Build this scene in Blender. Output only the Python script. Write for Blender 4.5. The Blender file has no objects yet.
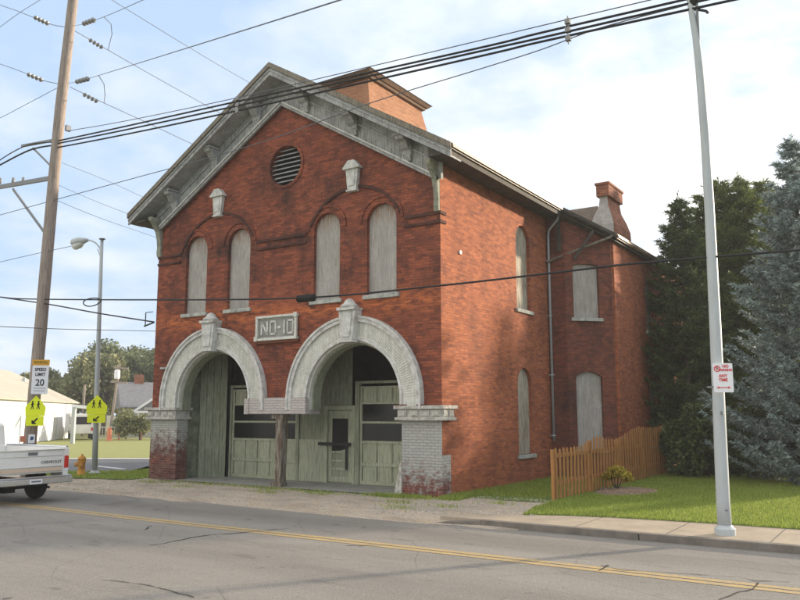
import bpy, bmesh, math, random
import numpy as np
from mathutils import Vector, Matrix
random.seed(7); RNG = np.random.default_rng(7)
S = bpy.context.scene
C = S.collection
R = math.radians

# ------------------------------------------------------------------ camera
CAM = dict(cx=9.6708, cy=-16.5942, h=2.0, yaw=-0.5808, pitch=0.1458, roll=-0.0011, f=776.3738)
def cam_axes():
    cy, sy = math.cos(CAM['yaw']), math.sin(CAM['yaw'])
    f0 = Vector((sy, cy, 0)); r = Vector((cy, -sy, 0)); u = Vector((0, 0, 1))
    cp, sp = math.cos(CAM['pitch']), math.sin(CAM['pitch'])
    f = f0*cp+u*sp; u2 = -f0*sp+u*cp
    cr, sr = math.cos(CAM['roll']), math.sin(CAM['roll'])
    return f, r*cr+u2*sr, -r*sr+u2*cr
AF, AR, AU = cam_axes(); CP = Vector((CAM['cx'], CAM['cy'], CAM['h']))
def ray(u, v): return AF+AR*((u-400)/CAM['f'])-AU*((v-300)/CAM['f'])
def at_y(u, v, y): d = ray(u, v); return CP+d*((y-CP.y)/d.y)
def at_x(u, v, x): d = ray(u, v); return CP+d*((x-CP.x)/d.x)
def at_z(u, v, z=0.): d = ray(u, v); return CP+d*((z-CP.z)/d.z)
def at_v(u, v, p, d2):          # vertical plane through p (x,y) with direction d2
    n = Vector((-d2[1], d2[0], 0)); d = ray(u, v)
    return CP+d*((Vector((p[0], p[1], 0))-CP).dot(n)/d.dot(n))
cam = bpy.data.objects.new('camera', bpy.data.cameras.new('camera')); C.objects.link(cam)
cam.data.sensor_width = 36; cam.data.lens = 36*CAM['f']/800; cam.data.clip_end = 3000; cam.data.clip_start = .1
cam.matrix_world = Matrix(((AR.x, AU.x, -AF.x, CP.x), (AR.y, AU.y, -AF.y, CP.y), (AR.z, AU.z, -AF.z, CP.z), (0, 0, 0, 1)))
S.camera = cam

# ------------------------------------------------------------------ materials
def mat(name, col=(.5, .5, .5), rough=.8, metal=0., spec=.3):
    m = bpy.data.materials.new(name); m.use_nodes = True
    b = m.node_tree.nodes['Principled BSDF']
    b.inputs['Base Color'].default_value = (*col, 1); b.inputs['Roughness'].default_value = rough
    b.inputs['Metallic'].default_value = metal; b.inputs['Specular IOR Level'].default_value = spec
    return m
class N:
    """small node-building helper"""
    def __init__(s, m):
        s.m = m; s.t = m.node_tree; s.b = s.t.nodes['Principled BSDF']
    def n(s, kind, **kw):
        x = s.t.nodes.new(kind)
        for k, v in kw.items():
            if k.startswith('i_'):
                key = k[2:].replace('_', ' ')
                x.inputs[key].default_value = v
            else: setattr(x, k, v)
        return x
    def l(s, a, b): s.t.links.new(a, b)
    def coords(s): return s.n('ShaderNodeTexCoord').outputs['Object']
    def geo(s): return s.n('ShaderNodeNewGeometry')
    def mapping(s, v, scale=(1, 1, 1), loc=(0, 0, 0), rot=(0, 0, 0)):
        x = s.n('ShaderNodeMapping'); s.l(v, x.inputs[0])
        x.inputs['Scale'].default_value = scale; x.inputs['Location'].default_value = loc; x.inputs['Rotation'].default_value = rot
        return x.outputs[0]
    def noise(s, v, scale, detail=6, rough=.6):
        x = s.n('ShaderNodeTexNoise'); s.l(v, x.inputs['Vector'])
        x.inputs['Scale'].default_value = scale; x.inputs['Detail'].default_value = detail; x.inputs['Roughness'].default_value = rough
        return x.outputs['Fac']
    def ramp(s, f, stops):
        x = s.n('ShaderNodeValToRGB'); s.l(f, x.inputs[0]); e = x.color_ramp.elements
        while len(e) < len(stops): e.new(.5)
        for i, (p, c) in enumerate(stops):
            e[i].position = p; e[i].color = (*c, 1) if len(c) == 3 else c
        return x.outputs[0]
    def mix(s, f, a, b, mode='MIX'):
        x = s.n('ShaderNodeMix', data_type='RGBA', blend_type=mode)
        for k, v in ((0, f), (6, a), (7, b)):
            if isinstance(v, (int, float)): x.inputs[k].default_value = v
            elif isinstance(v, tuple): x.inputs[k].default_value = (*v, 1)
            else: s.l(v, x.inputs[k])
        return x.outputs[2]
    def math(s, op, a, b=None, clamp=False):
        x = s.n('ShaderNodeMath', operation=op, use_clamp=clamp)
        for k, v in ((0, a), (1, b)):
            if v is None: continue
            if isinstance(v, (int, float)): x.inputs[k].default_value = v
            else: s.l(v, x.inputs[k])
        return x.outputs[0]
    def sep(s, v):
        x = s.n('ShaderNodeSeparateXYZ'); s.l(v, x.inputs[0]); return x.outputs
    def comb(s, x_, y_, z_=0.):
        x = s.n('ShaderNodeCombineXYZ')
        for k, v in enumerate((x_, y_, z_)):
            if isinstance(v, (int, float)): x.inputs[k].default_value = v
            else: s.l(v, x.inputs[k])
        return x.outputs[0]
    def color(s, c): s.l(c, s.b.inputs['Base Color'])
    def bump(s, h, strength=.3, dist=.01):
        x = s.n('ShaderNodeBump'); s.l(h, x.inputs['Height']); x.inputs['Strength'].default_value = strength; x.inputs['Distance'].default_value = dist
        s.l(x.outputs[0], s.b.inputs['Normal'])
BW, BH = .215, .072
def brick_vec(k):
    g = k.geo().outputs['Position']; x, y, z = k.sep(g)
    return g, k.comb(k.math('ADD', x, y), z), z
def brick_mat(name, c1, c2, mortar, stain=.5, patch=(.36, .12, .06), bands=False):
    m = mat(name, rough=.9); k = N(m); g, v, z = brick_vec(k)
    br = k.n('ShaderNodeTexBrick'); k.l(v, br.inputs['Vector'])
    br.inputs['Scale'].default_value = 1; br.inputs['Brick Width'].default_value = BW; br.inputs['Row Height'].default_value = BH
    br.inputs['Mortar Size'].default_value = .0055; br.inputs['Mortar Smooth'].default_value = .3; br.inputs['Bias'].default_value = 0
    br.inputs['Color1'].default_value = (*c1, 1); br.inputs['Color2'].default_value = (*c2, 1); br.inputs['Mortar'].default_value = (*mortar, 1)
    n1 = k.noise(k.mapping(g, (1.6, 1.6, 2.6)), 1.0, 8, .68)
    c = k.mix(k.ramp(n1, [(.54, (0, 0, 0)), (.74, (.85,)*3)]), br.outputs['Color'], patch, 'MIX')
    n2 = k.noise(k.mapping(g, (.9, .9, .45), (3, 1, 5)), 1.3, 9, .7)
    c = k.mix(k.math('MULTIPLY', k.ramp(n2, [(.47, (0, 0, 0)), (.68, (1, 1, 1))]), stain), c, (.035, .02, .018))
    n3 = k.noise(k.mapping(g, (4, 4, 9)), 2.2, 5, .7)
    c = k.mix(k.ramp(n3, [(.3, (.35,)*3), (.55, (0, 0, 0))]), c, (.07, .025, .02))
    if bands:      # scoured orange bricks under the sills, soot on the string courses and below the vent
        x_ = k.sep(g)[0]
        def band(a, zc, hw): return k.math('SUBTRACT', 1., k.math('DIVIDE', k.math('ABSOLUTE', k.math('SUBTRACT', a, zc)), hw), True)
        nb_ = k.noise(k.mapping(g, (1.3, 1, 4), (5, 5, 2)), 1.6, 7, .7)
        f1 = k.math('MULTIPLY', band(z, 4.88, .5), k.ramp(nb_, [(.42, (0,)*3), (.58, (1.,)*3)]))
        c = k.mix(f1, c, (.52, .15, .05))
        f2 = k.math('MULTIPLY', band(z, 6.97, .42), k.ramp(n2, [(.40, (0,)*3), (.60, (.95,)*3)]))
        c = k.mix(f2, c, (.035, .02, .018))
        f3 = k.math('MULTIPLY', k.math('MULTIPLY', band(x_, -5.2, .42), band(z, 8.2, .75)), k.ramp(nb_, [(.32, (0,)*3), (.52, (1,)*3)]))
        c = k.mix(f3, c, (.04, .022, .018))
    # horizontal weather streaks along the courses
    n5 = k.noise(k.comb(k.math('MULTIPLY', k.sep(v)[0], 1.1), k.math('MULTIPLY', z, 9.)), 1.3, 5, .65)
    c = k.mix(k.ramp(n5, [(.52, (0,)*3), (.72, (.6,)*3)]), c, (.045, .02, .017))
    # pale salt bloom
    n4 = k.noise(k.mapping(g, (2, 2, 3.5), (9, 2, 1)), 1.7, 8, .75)
    c = k.mix(k.ramp(n4, [(.62, (0, 0, 0)), (.82, (.35,)*3)]), c, (.42, .33, .28))
    k.color(c)
    h = k.math('SUBTRACT', k.math('MULTIPLY', k.noise(g, 26, 4), .5), br.outputs['Fac'])
    k.bump(h, .6, .012)
    return m
M = {}
M['brick'] = brick_mat('brick_red', (.35, .095, .045), (.17, .046, .027), (.12, .06, .045), .75, bands=True)
M['brick_side'] = brick_mat('brick_side', (.47, .145, .056), (.28, .078, .036), (.22, .12, .08), .35)  # same brick as the facade, with the sunlit tone put into its colour
M['brick_wing_dark'] = brick_mat('brick_wing_dark', (.24, .075, .042), (.13, .045, .03), (.10, .06, .05), .8, (.28, .1, .055))  # darker brick for the wing's return and chamfer walls
M['brick_dark'] = brick_mat('brick_dark', (.115, .042, .03), (.06, .026, .02), (.06, .035, .03), .8, (.15, .05, .03))
def peeled(name, paint, z0, z1, amt=1., base=(.2, .05, .035)):      # painted brick worn back towards the ground
    m = brick_mat(name, base, (.12, .035, .03), (.2, .16, .14), .3); k = N(m)
    col = k.b.inputs['Base Color'].links[0].from_socket
    g, v, z = brick_vec(k)
    br = k.n('ShaderNodeTexBrick'); k.l(v, br.inputs['Vector'])
    br.inputs['Scale'].default_value = 1; br.inputs['Brick Width'].default_value = BW; br.inputs['Row Height'].default_value = BH
    br.inputs['Mortar Size'].default_value = .006
    br.inputs['Color1'].default_value = (*paint, 1); br.inputs['Color2'].default_value = tuple(p*.88 for p in paint)+(1,)
    br.inputs['Mortar'].default_value = tuple(p*.55 for p in paint)+(1,)
    n = k.noise(k.mapping(g, (2.2, 2.2, 3.5)), 2, 9, .75)
    hz = k.math('DIVIDE', k.math('SUBTRACT', z, z0), z1-z0)
    f = k.math('MULTIPLY', k.ramp(k.math('ADD', hz, k.math('MULTIPLY', k.math('SUBTRACT', n, .5), 2.4)), [(.30, (0,)*3), (.72, (1,)*3)]), amt)
    n2 = k.noise(k.mapping(g, (6, 6, 9), (2, 4, 1)), 3, 6, .7)
    f = k.math('MULTIPLY', f, k.ramp(n2, [(.33, (.25,)*3), (.43, (1,)*3)]))
    k.color(k.mix(f, col, br.outputs['Color']))
    return m
M['pier'] = peeled('pier_peeled', (.40, .405, .38), -.35, 1.15)
M['pier_left'] = peeled('pier_left_peeled', (.42, .43, .38), .45, 1.9, 1., (.2, .105, .08))
M['block'] = peeled('block_peeled', (.50, .46, .43), .5, 1.2)
def weathered(name, c, dark, scale=3., st=(1, 1, 1), lo=.4, hi=.68, rough=.8, bump=.2, streak=None, fine=.5, sa=.8, rust=False):
    m = mat(name, c, rough); k = N(m); g = k.geo().outputs['Position']
    n = k.noise(k.mapping(g, st), scale, 9, .72)
    col = k.mix(k.ramp(n, [(lo, (0,)*3), (hi, (1,)*3)]), c, dark)
    if streak:
        n2 = k.noise(k.mapping(g, (14, 14, .9)), 2.4, 6, .7)
        col = k.mix(k.ramp(n2, [(.46, (0,)*3), (.64, (sa,)*3)]), col, streak)
    if rust:
        nr = k.noise(k.mapping(g, (12, 12, 1.2), (3, 0, 1)), 1.5, 5, .7)
        fr_ = k.math('MULTIPLY', k.math('MULTIPLY', k.math('SUBTRACT', k.sep(g)[2], 7.0), 1.8, True), k.ramp(nr, [(.42, (0,)*3), (.55, (1,)*3)]))
        col = k.mix(fr_, col, (.25, .12, .05))
        pn_ = k.noise(k.mapping(g, (3, 3, 3), (8, 2, 4)), 1.3, 3, .5)
        col = k.mix(k.ramp(pn_, [(.55, (0,)*3), (.58, (.35,)*3)]), col, (.3, .29, .28))
    n3 = k.noise(g, 38, 3, .6)
    col = k.mix(k.math('MULTIPLY', k.ramp(n3, [(.35, (1,)*3), (.6, (0,)*3)]), fine*.5), col, tuple(x*.5 for x in c))
    k.color(col); k.bump(k.math('ADD', n, k.math('MULTIPLY', n3, .5)), bump, .01)
    return m
M['trim'] = weathered('grey_painted_wood', (.47, .475, .47), (.24, .24, .235), 2.5, (1, 1, 1.5), .38, .7, streak=(.12, .12, .11))
M['trim_green'] = weathered('grey_green_wood', (.38, .39, .30), (.15, .15, .12), 3, streak=(.13, .12, .09))
M['fascia'] = weathered('brown_fascia', (.20, .175, .135), (.08, .065, .05), 3, streak=(.33, .3, .24))
M['arch'] = weathered('arch_paint', (.74, .73, .67), (.50, .50, .44), 3.2, (1.5, 1.5, 1.5), .4, .68, streak=(.40, .41, .35))
M['arch_pale'] = weathered('arch_edge_paint', (.68, .68, .65), (.33, .32, .28), 5)
M['stone'] = weathered('sill_stone', (.50, .51, .46), (.19, .20, .18), 6)
M['cap_side'] = weathered('capital_paint', (.52, .51, .46), (.32, .285, .25), 7, lo=.45, hi=.6)
M['board'] = weathered('window_board', (.47, .445, .41), (.32, .295, .265), 1.4, (2, 2, .7), .35, .68, streak=(.17, .145, .12), rough=.85, sa=.55, rust=True)
M['board_warm'] = weathered('window_board_tan', (.50, .46, .38), (.34, .28, .2), 2.4, (2, 2, .7), .35, .65, streak=(.12, .09, .07), sa=1.)
M['rust'] = mat('rust_brown', (.14, .05, .025), .9)
M['green'] = weathered('green_paint', (.33, .35, .25), (.18, .195, .13), 1.6, (1, 1, .7), .4, .75, streak=(.11, .12, .085))
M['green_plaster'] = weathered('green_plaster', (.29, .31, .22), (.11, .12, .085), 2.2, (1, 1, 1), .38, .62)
M['green_light'] = weathered('green_door_light', (.44, .455, .33), (.27, .285, .20), 1.6, (1, 1, .7), .42, .78, streak=(.15, .165, .12))
M['dark_glass'] = mat('dark_glass', (.008, .009, .008), .25, 0, .4)
M['black'] = mat('black_board', (.012, .012, .011), .8)
M['iron'] = mat('black_iron', (.02, .02, .02), .6)
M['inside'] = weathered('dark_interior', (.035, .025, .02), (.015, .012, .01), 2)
M['rotten'] = weathered('rotten_post', (.33, .32, .27), (.10, .06, .035), 3.2, (5, 5, .7), .40, .56, bump=.8, streak=(.10, .055, .03))
M['shingle'] = weathered('brown_shingles', (.13, .10, .075), (.06, .05, .04), 4, streak=(.2, .15, .1))
M['cupola'] = brick_mat('cupola_tile', (.44, .22, .12), (.36, .17, .09), (.28, .15, .085), .1, (.48, .26, .15))
M['cornice_warm'] = weathered('cupola_cornice', (.22, .14, .09), (.12, .08, .05), 5)
M['gutter'] = weathered('old_copper_gutter', (.30, .22, .13), (.10, .075, .055), 3, (.6, .6, 3), .42, .6, rough=.45)
M['soffit'] = weathered('soffit_wood', (.085, .075, .062), (.035, .03, .026), 3)
M['pipe'] = mat('downpipe_grey', (.36, .39, .42), .55, .2)
M['chim'] = brick_mat('chimney_brick', (.42, .16, .08), (.26, .09, .05), (.2, .13, .1), .55, (.28, .13, .08))
M['plaster'] = weathered('chimney_stucco', (.42, .40, .37), (.25, .23, .2), 4)
# ground
def asphalt():
    m = mat('asphalt_worn', rough=.88, spec=.35); k = N(m); g = k.geo().outputs['Position']
    n1 = k.noise(k.mapping(g, (.12, .9, 1)), 1.2, 6, .6); n2 = k.noise(g, 55, 4, .7); n3 = k.noise(k.mapping(g, (.5, 1.6, 1)), 1.0, 8, .65)
    c = k.ramp(n1, [(.32, (.165, .154, .138)), (.68, (.235, .221, .200))])
    c = k.mix(k.ramp(n3, [(.5, (0,)*3), (.75, (.5,)*3)]), c, (.29, .272, .246))
    vo = k.n('ShaderNodeTexVoronoi'); k.l(g, vo.inputs['Vector']); vo.inputs['Scale'].default_value = 70
    c = k.mix(k.ramp(vo.outputs['Distance'], [(.15, (.35,)*3), (.5, (0,)*3)]), c, (.33, .30, .27))
    c = k.mix(k.ramp(n2, [(.35, (.4,)*3), (.55, (0,)*3)]), c, (.10, .092, .08))
    # aggregate, patches and oil spots
    n6 = k.noise(g, 130, 2, .5); c = k.mix(k.ramp(n6, [(.56, (0,)*3), (.66, (.7,)*3)]), c, (.40, .38, .34)); c = k.mix(k.ramp(n6, [(.33, (.6,)*3), (.42, (0,)*3)]), c, (.07, .065, .06))
    n7 = k.noise(k.mapping(g, (.9, 2.4, 1), (3, 9, 0)), 1.1, 4, .55); c = k.mix(k.ramp(n7, [(.62, (0,)*3), (.70, (.45,)*3)]), c, (.11, .102, .092))
    n8 = k.noise(k.mapping(g, (1, 1, 1), (6, 2, 0)), 3.2, 2, .4); c = k.mix(k.ramp(n8, [(.70, (0,)*3), (.76, (.6,)*3)]), c, (.08, .074, .066))
    # fine hairline cracks
    v2 = k.n('ShaderNodeTexVoronoi', feature='DISTANCE_TO_EDGE'); 
    dist = k.mix(.35, g, k.n('ShaderNodeTexNoise').outputs['Color']); k.l(k.mapping(dist, (.55, .8, 1)), v2.inputs['Vector']); v2.inputs['Scale'].default_value = .75
    c = k.mix(k.ramp(v2.outputs['Distance'], [(.0, (.3,)*3), (.005, (0,)*3)]), c, (.05, .047, .042))
    # darker lane centres and gutter band, as on the worn road
    y = k.sep(g)[1]
    for yc, w, a in ((-4.2, .55, .30), (-7.9, .5, .18)):
        d = k.math('ABSOLUTE', k.math('ADD', k.math('SUBTRACT', y, yc), k.math('MULTIPLY', k.math('SUBTRACT', n3, .5), .5)))
        c = k.mix(k.ramp(k.math('DIVIDE', d, w*2), [(0., (a,)*3), (.9, (0,)*3)]), c, (.055, .05, .046))
    k.color(c); k.bump(k.math('ADD', n2, vo.outputs['Distance']), .35, .006)
    return m
M['asphalt'] = asphalt()
M['asphalt_side'] = weathered('asphalt_bluish', (.13, .135, .145), (.09, .095, .10), .8)
M['tar'] = mat('tar_crack', (.035, .033, .03), .6)
def line_mat():
    m = mat('yellow_line', rough=.7); k = N(m); g = k.geo().outputs['Position']
    n = k.noise(g, 22, 6, .75); n2 = k.noise(g, 1.2, 3)
    c = k.mix(k.ramp(n2, [(.3, (0,)*3), (.7, (1,)*3)]), (.56, .37, .10), (.46, .32, .12))
    k.color(k.mix(k.ramp(n, [(.40, (.1,)*3), (.58, (.9,)*3)]), c, (.28, .24, .18))); return m
M['yellow_line'] = line_mat()
M['white_line'] = weathered('white_road_paint', (.55, .56, .57), (.3, .3, .31), 4)
def gravel():
    m = mat('gravel_dirt', rough=.95); k = N(m); g = k.geo().outputs['Position']
    n1 = k.noise(k.mapping(g, (.5, 1.4, 1)), 1.1, 8, .65); n2 = k.noise(g, 30, 6, .75)
    c = k.ramp(n1, [(.34, (.32, .27, .215)), (.5, (.47, .40, .32)), (.68, (.58, .50, .41))])
    n4 = k.noise(k.mapping(g, (.8, 2.2, 1), (4, 7, 0)), 1.6, 7, .7)
    c = k.mix(k.ramp(n4, [(.50, (0,)*3), (.62, (.75,)*3)]), c, (.52, .40, .27))
    c = k.mix(k.ramp(n4, [(.30, (.7,)*3), (.40, (0,)*3)]), c, (.20, .165, .12))
    vo = k.n('ShaderNodeTexVoronoi'); k.l(g, vo.inputs['Vector']); vo.inputs['Scale'].default_value = 24
    c = k.mix(k.ramp(vo.outputs['Distance'], [(.1, (.35,)*3), (.5, (0,)*3)]), c, (.6, .56, .5))
    c = k.mix(k.ramp(n2, [(.36, (.8,)*3), (.52, (0,)*3)]), c, (.2, .165, .13))
    k.color(c); k.bump(k.math('ADD', n2, vo.outputs['Distance']), .8, .03); return m
M['gravel'] = gravel()
M['stones'] = weathered('grey_stones', (.5, .46, .41), (.3, .27, .24), 20)
M['concrete'] = weathered('pale_concrete', (.40, .335, .255), (.28, .235, .18), 1.6, (1, 1, 1), .38, .7, rough=.9)
M['kerb'] = weathered('kerb_concrete', (.20, .18, .155), (.12, .105, .09), 3, rough=.9)
M['slab'] = weathered('slab_concrete', (.32, .315, .29), (.2, .195, .18), 1.8)
def grass_ground(name, a, b, c_):
    m = mat(name, rough=.95); k = N(m); g = k.geo().outputs['Position']
    n = k.noise(k.mapping(g, (1, 2, 1)), .9, 8, .7); n2 = k.noise(g, 16, 5, .7)
    c = k.ramp(n, [(.35, a), (.65, b)]); c = k.mix(k.ramp(n2, [(.4, (.7,)*3), (.6, (0,)*3)]), c, c_)
    k.color(c); k.bump(n2, .8, .05); return m
M['lawn'] = grass_ground('lawn_ground', (.11, .17, .032), (.17, .25, .045), (.07, .10, .025))
M['field'] = grass_ground('field_ground', (.27, .28, .10), (.34, .34, .13), (.21, .23, .08))
M['earth'] = grass_ground('earth', (.16, .17, .09), (.2, .2, .12), (.1, .1, .06))
M['mulch'] = weathered('pale_mulch', (.34, .25, .18), (.15, .11, .08), 16, bump=.8)
def leafy(name, stops, rough=.6, trans=0.):
    m = mat(name, rough=rough, spec=.25); k = N(m); ge = k.geo()
    r = ge.outputs['Random Per Island']; g = ge.outputs['Position']
    n = k.noise(g, .9, 3, .6)
    c = k.ramp(k.math('ADD', k.math('MULTIPLY', r, .65), k.math('MULTIPLY', n, .35)), stops)
    k.color(c)
    if trans:
        k.b.inputs['Subsurface Weight'].default_value = 0
        t = k.n('ShaderNodeBsdfTranslucent'); k.l(c, t.inputs[0])
        mx = k.n('ShaderNodeMixShader'); mx.inputs[0].default_value = trans
        k.l(k.b.outputs[0], mx.inputs[1]); k.l(t.outputs[0], mx.inputs[2])
        k.l(mx.outputs[0], k.t.nodes['Material Output'].inputs['Surface'])
    return m
M['blue_needle'] = leafy('blue_spruce_needles', [(.1, (.11, .15, .14)), (.5, (.25, .315, .30)), (.9, (.50, .58, .57))], trans=.25)
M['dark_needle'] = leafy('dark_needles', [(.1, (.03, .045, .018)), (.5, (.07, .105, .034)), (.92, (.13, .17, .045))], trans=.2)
M['yew_needle'] = leafy('olive_needles', [(.1, (.04, .06, .016)), (.5, (.10, .14, .034)), (.92, (.24, .27, .06))], trans=.25)
M['leaf_far'] = leafy('far_leaves', [(.1, (.08, .105, .05)), (.5, (.15, .18, .085)), (.9, (.25, .28, .13))], trans=.25)
M['leaf_olive'] = leafy('olive_leaves', [(.1, (.12, .135, .065)), (.5, (.21, .22, .105)), (.9, (.32, .32, .16))], trans=.25)
M['bush_yellow'] = leafy('yellow_bush', [(.1, (.22, .18, .03)), (.5, (.42, .34, .045)), (.9, (.6, .46, .06))], trans=.3)
M['blade'] = leafy('grass_blades', [(.1, (.13, .19, .03)), (.5, (.27, .35, .06)), (.9, (.46, .50, .13))], trans=.35)
M['bark'] = weathered('bark', (.09, .07, .055), (.04, .03, .025), 8)
M['cedar'] = weathered('cedar_pickets', (.46, .215, .06), (.28, .125, .04), 3, (4, 4, .6), .4, .7, streak=(.2, .1, .04), rough=.7)
M['pole_wood'] = weathered('utility_pole_wood', (.38, .315, .27), (.26, .215, .18), 4, (4, 4, .3), .4, .7, streak=(.14, .115, .1), rough=.85)
M['steel'] = weathered('galvanised_steel', (.44, .48, .49), (.36, .39, .40), 2, (3, 3, .5), rough=.45, bump=.02, fine=.15)
M['steel_dark'] = mat('dark_steel', (.17, .18, .19), .5, .5)
M['wire'] = mat('wire_black', (.015, .015, .018), .6)
M['wire_grey'] = mat('wire_grey', (.12, .13, .15), .5, .3)
M['porcelain'] = mat('grey_insulator', (.22, .22, .22), .3)
M['sign_lime'] = mat('lime_sign', (.80, .88, .02), .45)
M['sign_black'] = mat('sign_black', (.01, .01, .01), .5)
M['sign_white'] = mat('sign_white', (.75, .76, .78), .45)
M['sign_orange'] = mat('school_plate_orange', (.62, .33, .03), .5)
M['sign_red'] = mat('sign_red', (.62, .03, .025), .5)
M['sign_back'] = mat('sign_back', (.4, .4, .4), .5, .5)
M['white_paint'] = weathered('car_white', (.80, .79, .76), (.70, .68, .64), 2, rough=.3, bump=0, fine=.02)
M['white_wall'] = weathered('white_metal_wall', (.74, .74, .74), (.66, .66, .66), 1, rough=.6, fine=.02)
M['tan_roof'] = weathered('pale_tan_roof', (.44, .41, .34), (.37, .345, .29), .6)
M['grey_roof'] = weathered('grey_shingle_roof', (.22, .22, .235), (.15, .15, .16), 3)
M['chrome'] = mat('chrome', (.62, .64, .66), .2, .85)
M['rubber'] = mat('tyre_rubber', (.018, .018, .018), .85)
M['rim'] = mat('wheel_rim', (.35, .35, .35), .35, .8)
M['red_lamp'] = mat('tail_lamp_red', (.55, .03, .02), .25)
M['glass_car'] = mat('car_glass', (.03, .035, .04), .1, 0, .6)
M['under'] = mat('underbody', (.02, .02, .02), .8)
M['tan_stripe'] = mat('tan_stripe', (.62, .48, .36), .4)
M['hydrant'] = weathered('hydrant_paint', (.62, .33, .06), (.45, .16, .05), 5)
M['house_white'] = weathered('house_siding', (.58, .58, .56), (.48, .48, .46), 1)
M['orange_mesh'] = mat('orange_barrier', (.6, .2, .12), .7)
M['lens'] = mat('lamp_lens', (.55, .57, .55), .25)

# ------------------------------------------------------------------ mesh builders
def tag(o, label=None, cat=None, group=None, kind=None):
    if label: o['label'] = label
    if cat: o['category'] = cat
    if group: o['group'] = group
    if kind: o['kind'] = kind
    return o
def empty(name, loc=(0, 0, 0), rz=0, **kw):
    o = bpy.data.objects.new(name, None); C.objects.link(o); o.location = loc; o.rotation_euler.z = rz
    o.empty_display_size = .2
    return tag(o, **kw)
class B:
    def __init__(s): s.v = []; s.f = []; s.mi = []; s.M = Matrix.Identity(4); s.cur = 0
    def add(s, vs, fs):
        k = len(s.v); s.v += [tuple(s.M @ Vector(v)) for v in vs]; s.f += [tuple(i+k for i in f) for f in fs]; s.mi += [s.cur]*len(fs)
        return s
    def box(s, x0, x1, y0, y1, z0, z1):
        vs = [(x, y, z) for z in (z0, z1) for y in (y0, y1) for x in (x0, x1)]
        return s.add(vs, [(0, 2, 3, 1), (4, 5, 7, 6), (0, 1, 5, 4), (2, 6, 7, 3), (0, 4, 6, 2), (1, 3, 7, 5)])
    def bar(s, p, q, w, h, up=(0, 0, 1)):
        p, q = Vector(p), Vector(q); d = (q-p).normalized(); up = Vector(up)
        if abs(d.dot(up)) > .98: up = Vector((0, 1, 0))
        a = d.cross(up).normalized()*w/2; b = a.cross(d).normalized()*h/2
        vs = [e+sa*a+sb*b for e in (p, q) for sb in (-1, 1) for sa in (-1, 1)]
        return s.add(vs, [(0, 2, 3, 1), (4, 5, 7, 6), (0, 1, 5, 4), (2, 6, 7, 3), (0, 4, 6, 2), (1, 3, 7, 5)])
    def tube(s, pts, r, n=8, caps=True):
        pts = [Vector(p) for p in pts]; rr = r if isinstance(r, (list, tuple)) else [r]*len(pts)
        vs = []; fs = []; a = None
        for i, p in enumerate(pts):
            d = (pts[min(i+1, len(pts)-1)]-pts[max(i-1, 0)]).normalized()
            if a is None:
                a = d.cross(Vector((0, 0, 1)));  a = d.cross(Vector((0, 1, 0))) if a.length < .05 else a
            a = (a-d*a.dot(d)).normalized(); b = d.cross(a)
            vs += [p+(a*math.cos(2*math.pi*j/n)+b*math.sin(2*math.pi*j/n))*rr[i] for j in range(n)]
        for i in range(len(pts)-1):
            for j in range(n):
                fs.append((i*n+j, i*n+(j+1) % n, (i+1)*n+(j+1) % n, (i+1)*n+j))
        if caps: fs += [tuple(range(n))[::-1], tuple((len(pts)-1)*n+j for j in range(n))]
        return s.add(vs, fs)
    def lathe(s, prof, c=(0, 0, 0), n=24, axis='z'):
        vs = []; fs = []
        for r, z in prof:
            for j in range(n):
                a = 2*math.pi*j/n; x, y = r*math.cos(a), r*math.sin(a)
                vs.append({'z': (c[0]+x, c[1]+y, c[2]+z), 'y': (c[0]+x, c[1]+z, c[2]+y), 'x': (c[0]+z, c[1]+x, c[2]+y)}[axis])
        for i in range(len(prof)-1):
            for j in range(n): fs.append((i*n+j, i*n+(j+1) % n, (i+1)*n+(j+1) % n, (i+1)*n+j))
        fs += [tuple(range(n))[::-1], tuple((len(prof)-1)*n+j for j in range(n))]
        return s.add(vs, fs)
    def prism(s, poly, a, b, plane='xz'):
        n = len(poly); f = {'xz': lambda p, t: (p[0], t, p[1]), 'yz': lambda p, t: (t, p[0], p[1]), 'xy': lambda p, t: (p[0], p[1], t)}[plane]
        vs = [f(p, a) for p in poly]+[f(p, b) for p in poly]
        return s.add(vs, [tuple(range(n)), tuple(range(2*n-1, n-1, -1))]+[(i, i+n, (i+1) % n+n, (i+1) % n) for i in range(n)])
    def build(s, name, m, parent=None, smooth=False, bevel=0, **kw):
        me = bpy.data.meshes.new(name); me.from_pydata([tuple(v) for v in s.v], [], s.f); me.validate()
        bm = bmesh.new(); bm.from_mesh(me); bmesh.ops.recalc_face_normals(bm, faces=bm.faces); bm.to_mesh(me); bm.free()
        for x in (m if isinstance(m, (list, tuple)) else [m]): me.materials.append(x)
        if isinstance(m, (list, tuple)) and len(me.polygons) == len(s.mi): me.polygons.foreach_set('material_index', s.mi)
        if smooth: me.polygons.foreach_set('use_smooth', [True]*len(me.polygons))
        me.update()
        o = bpy.data.objects.new(name, me); C.objects.link(o)
        if parent: o.parent = parent
        if bevel:
            b = o.modifiers.new('bevel', 'BEVEL'); b.width = bevel; b.segments = 2; b.limit_method = 'ANGLE'
        return tag(o, **kw)
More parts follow.
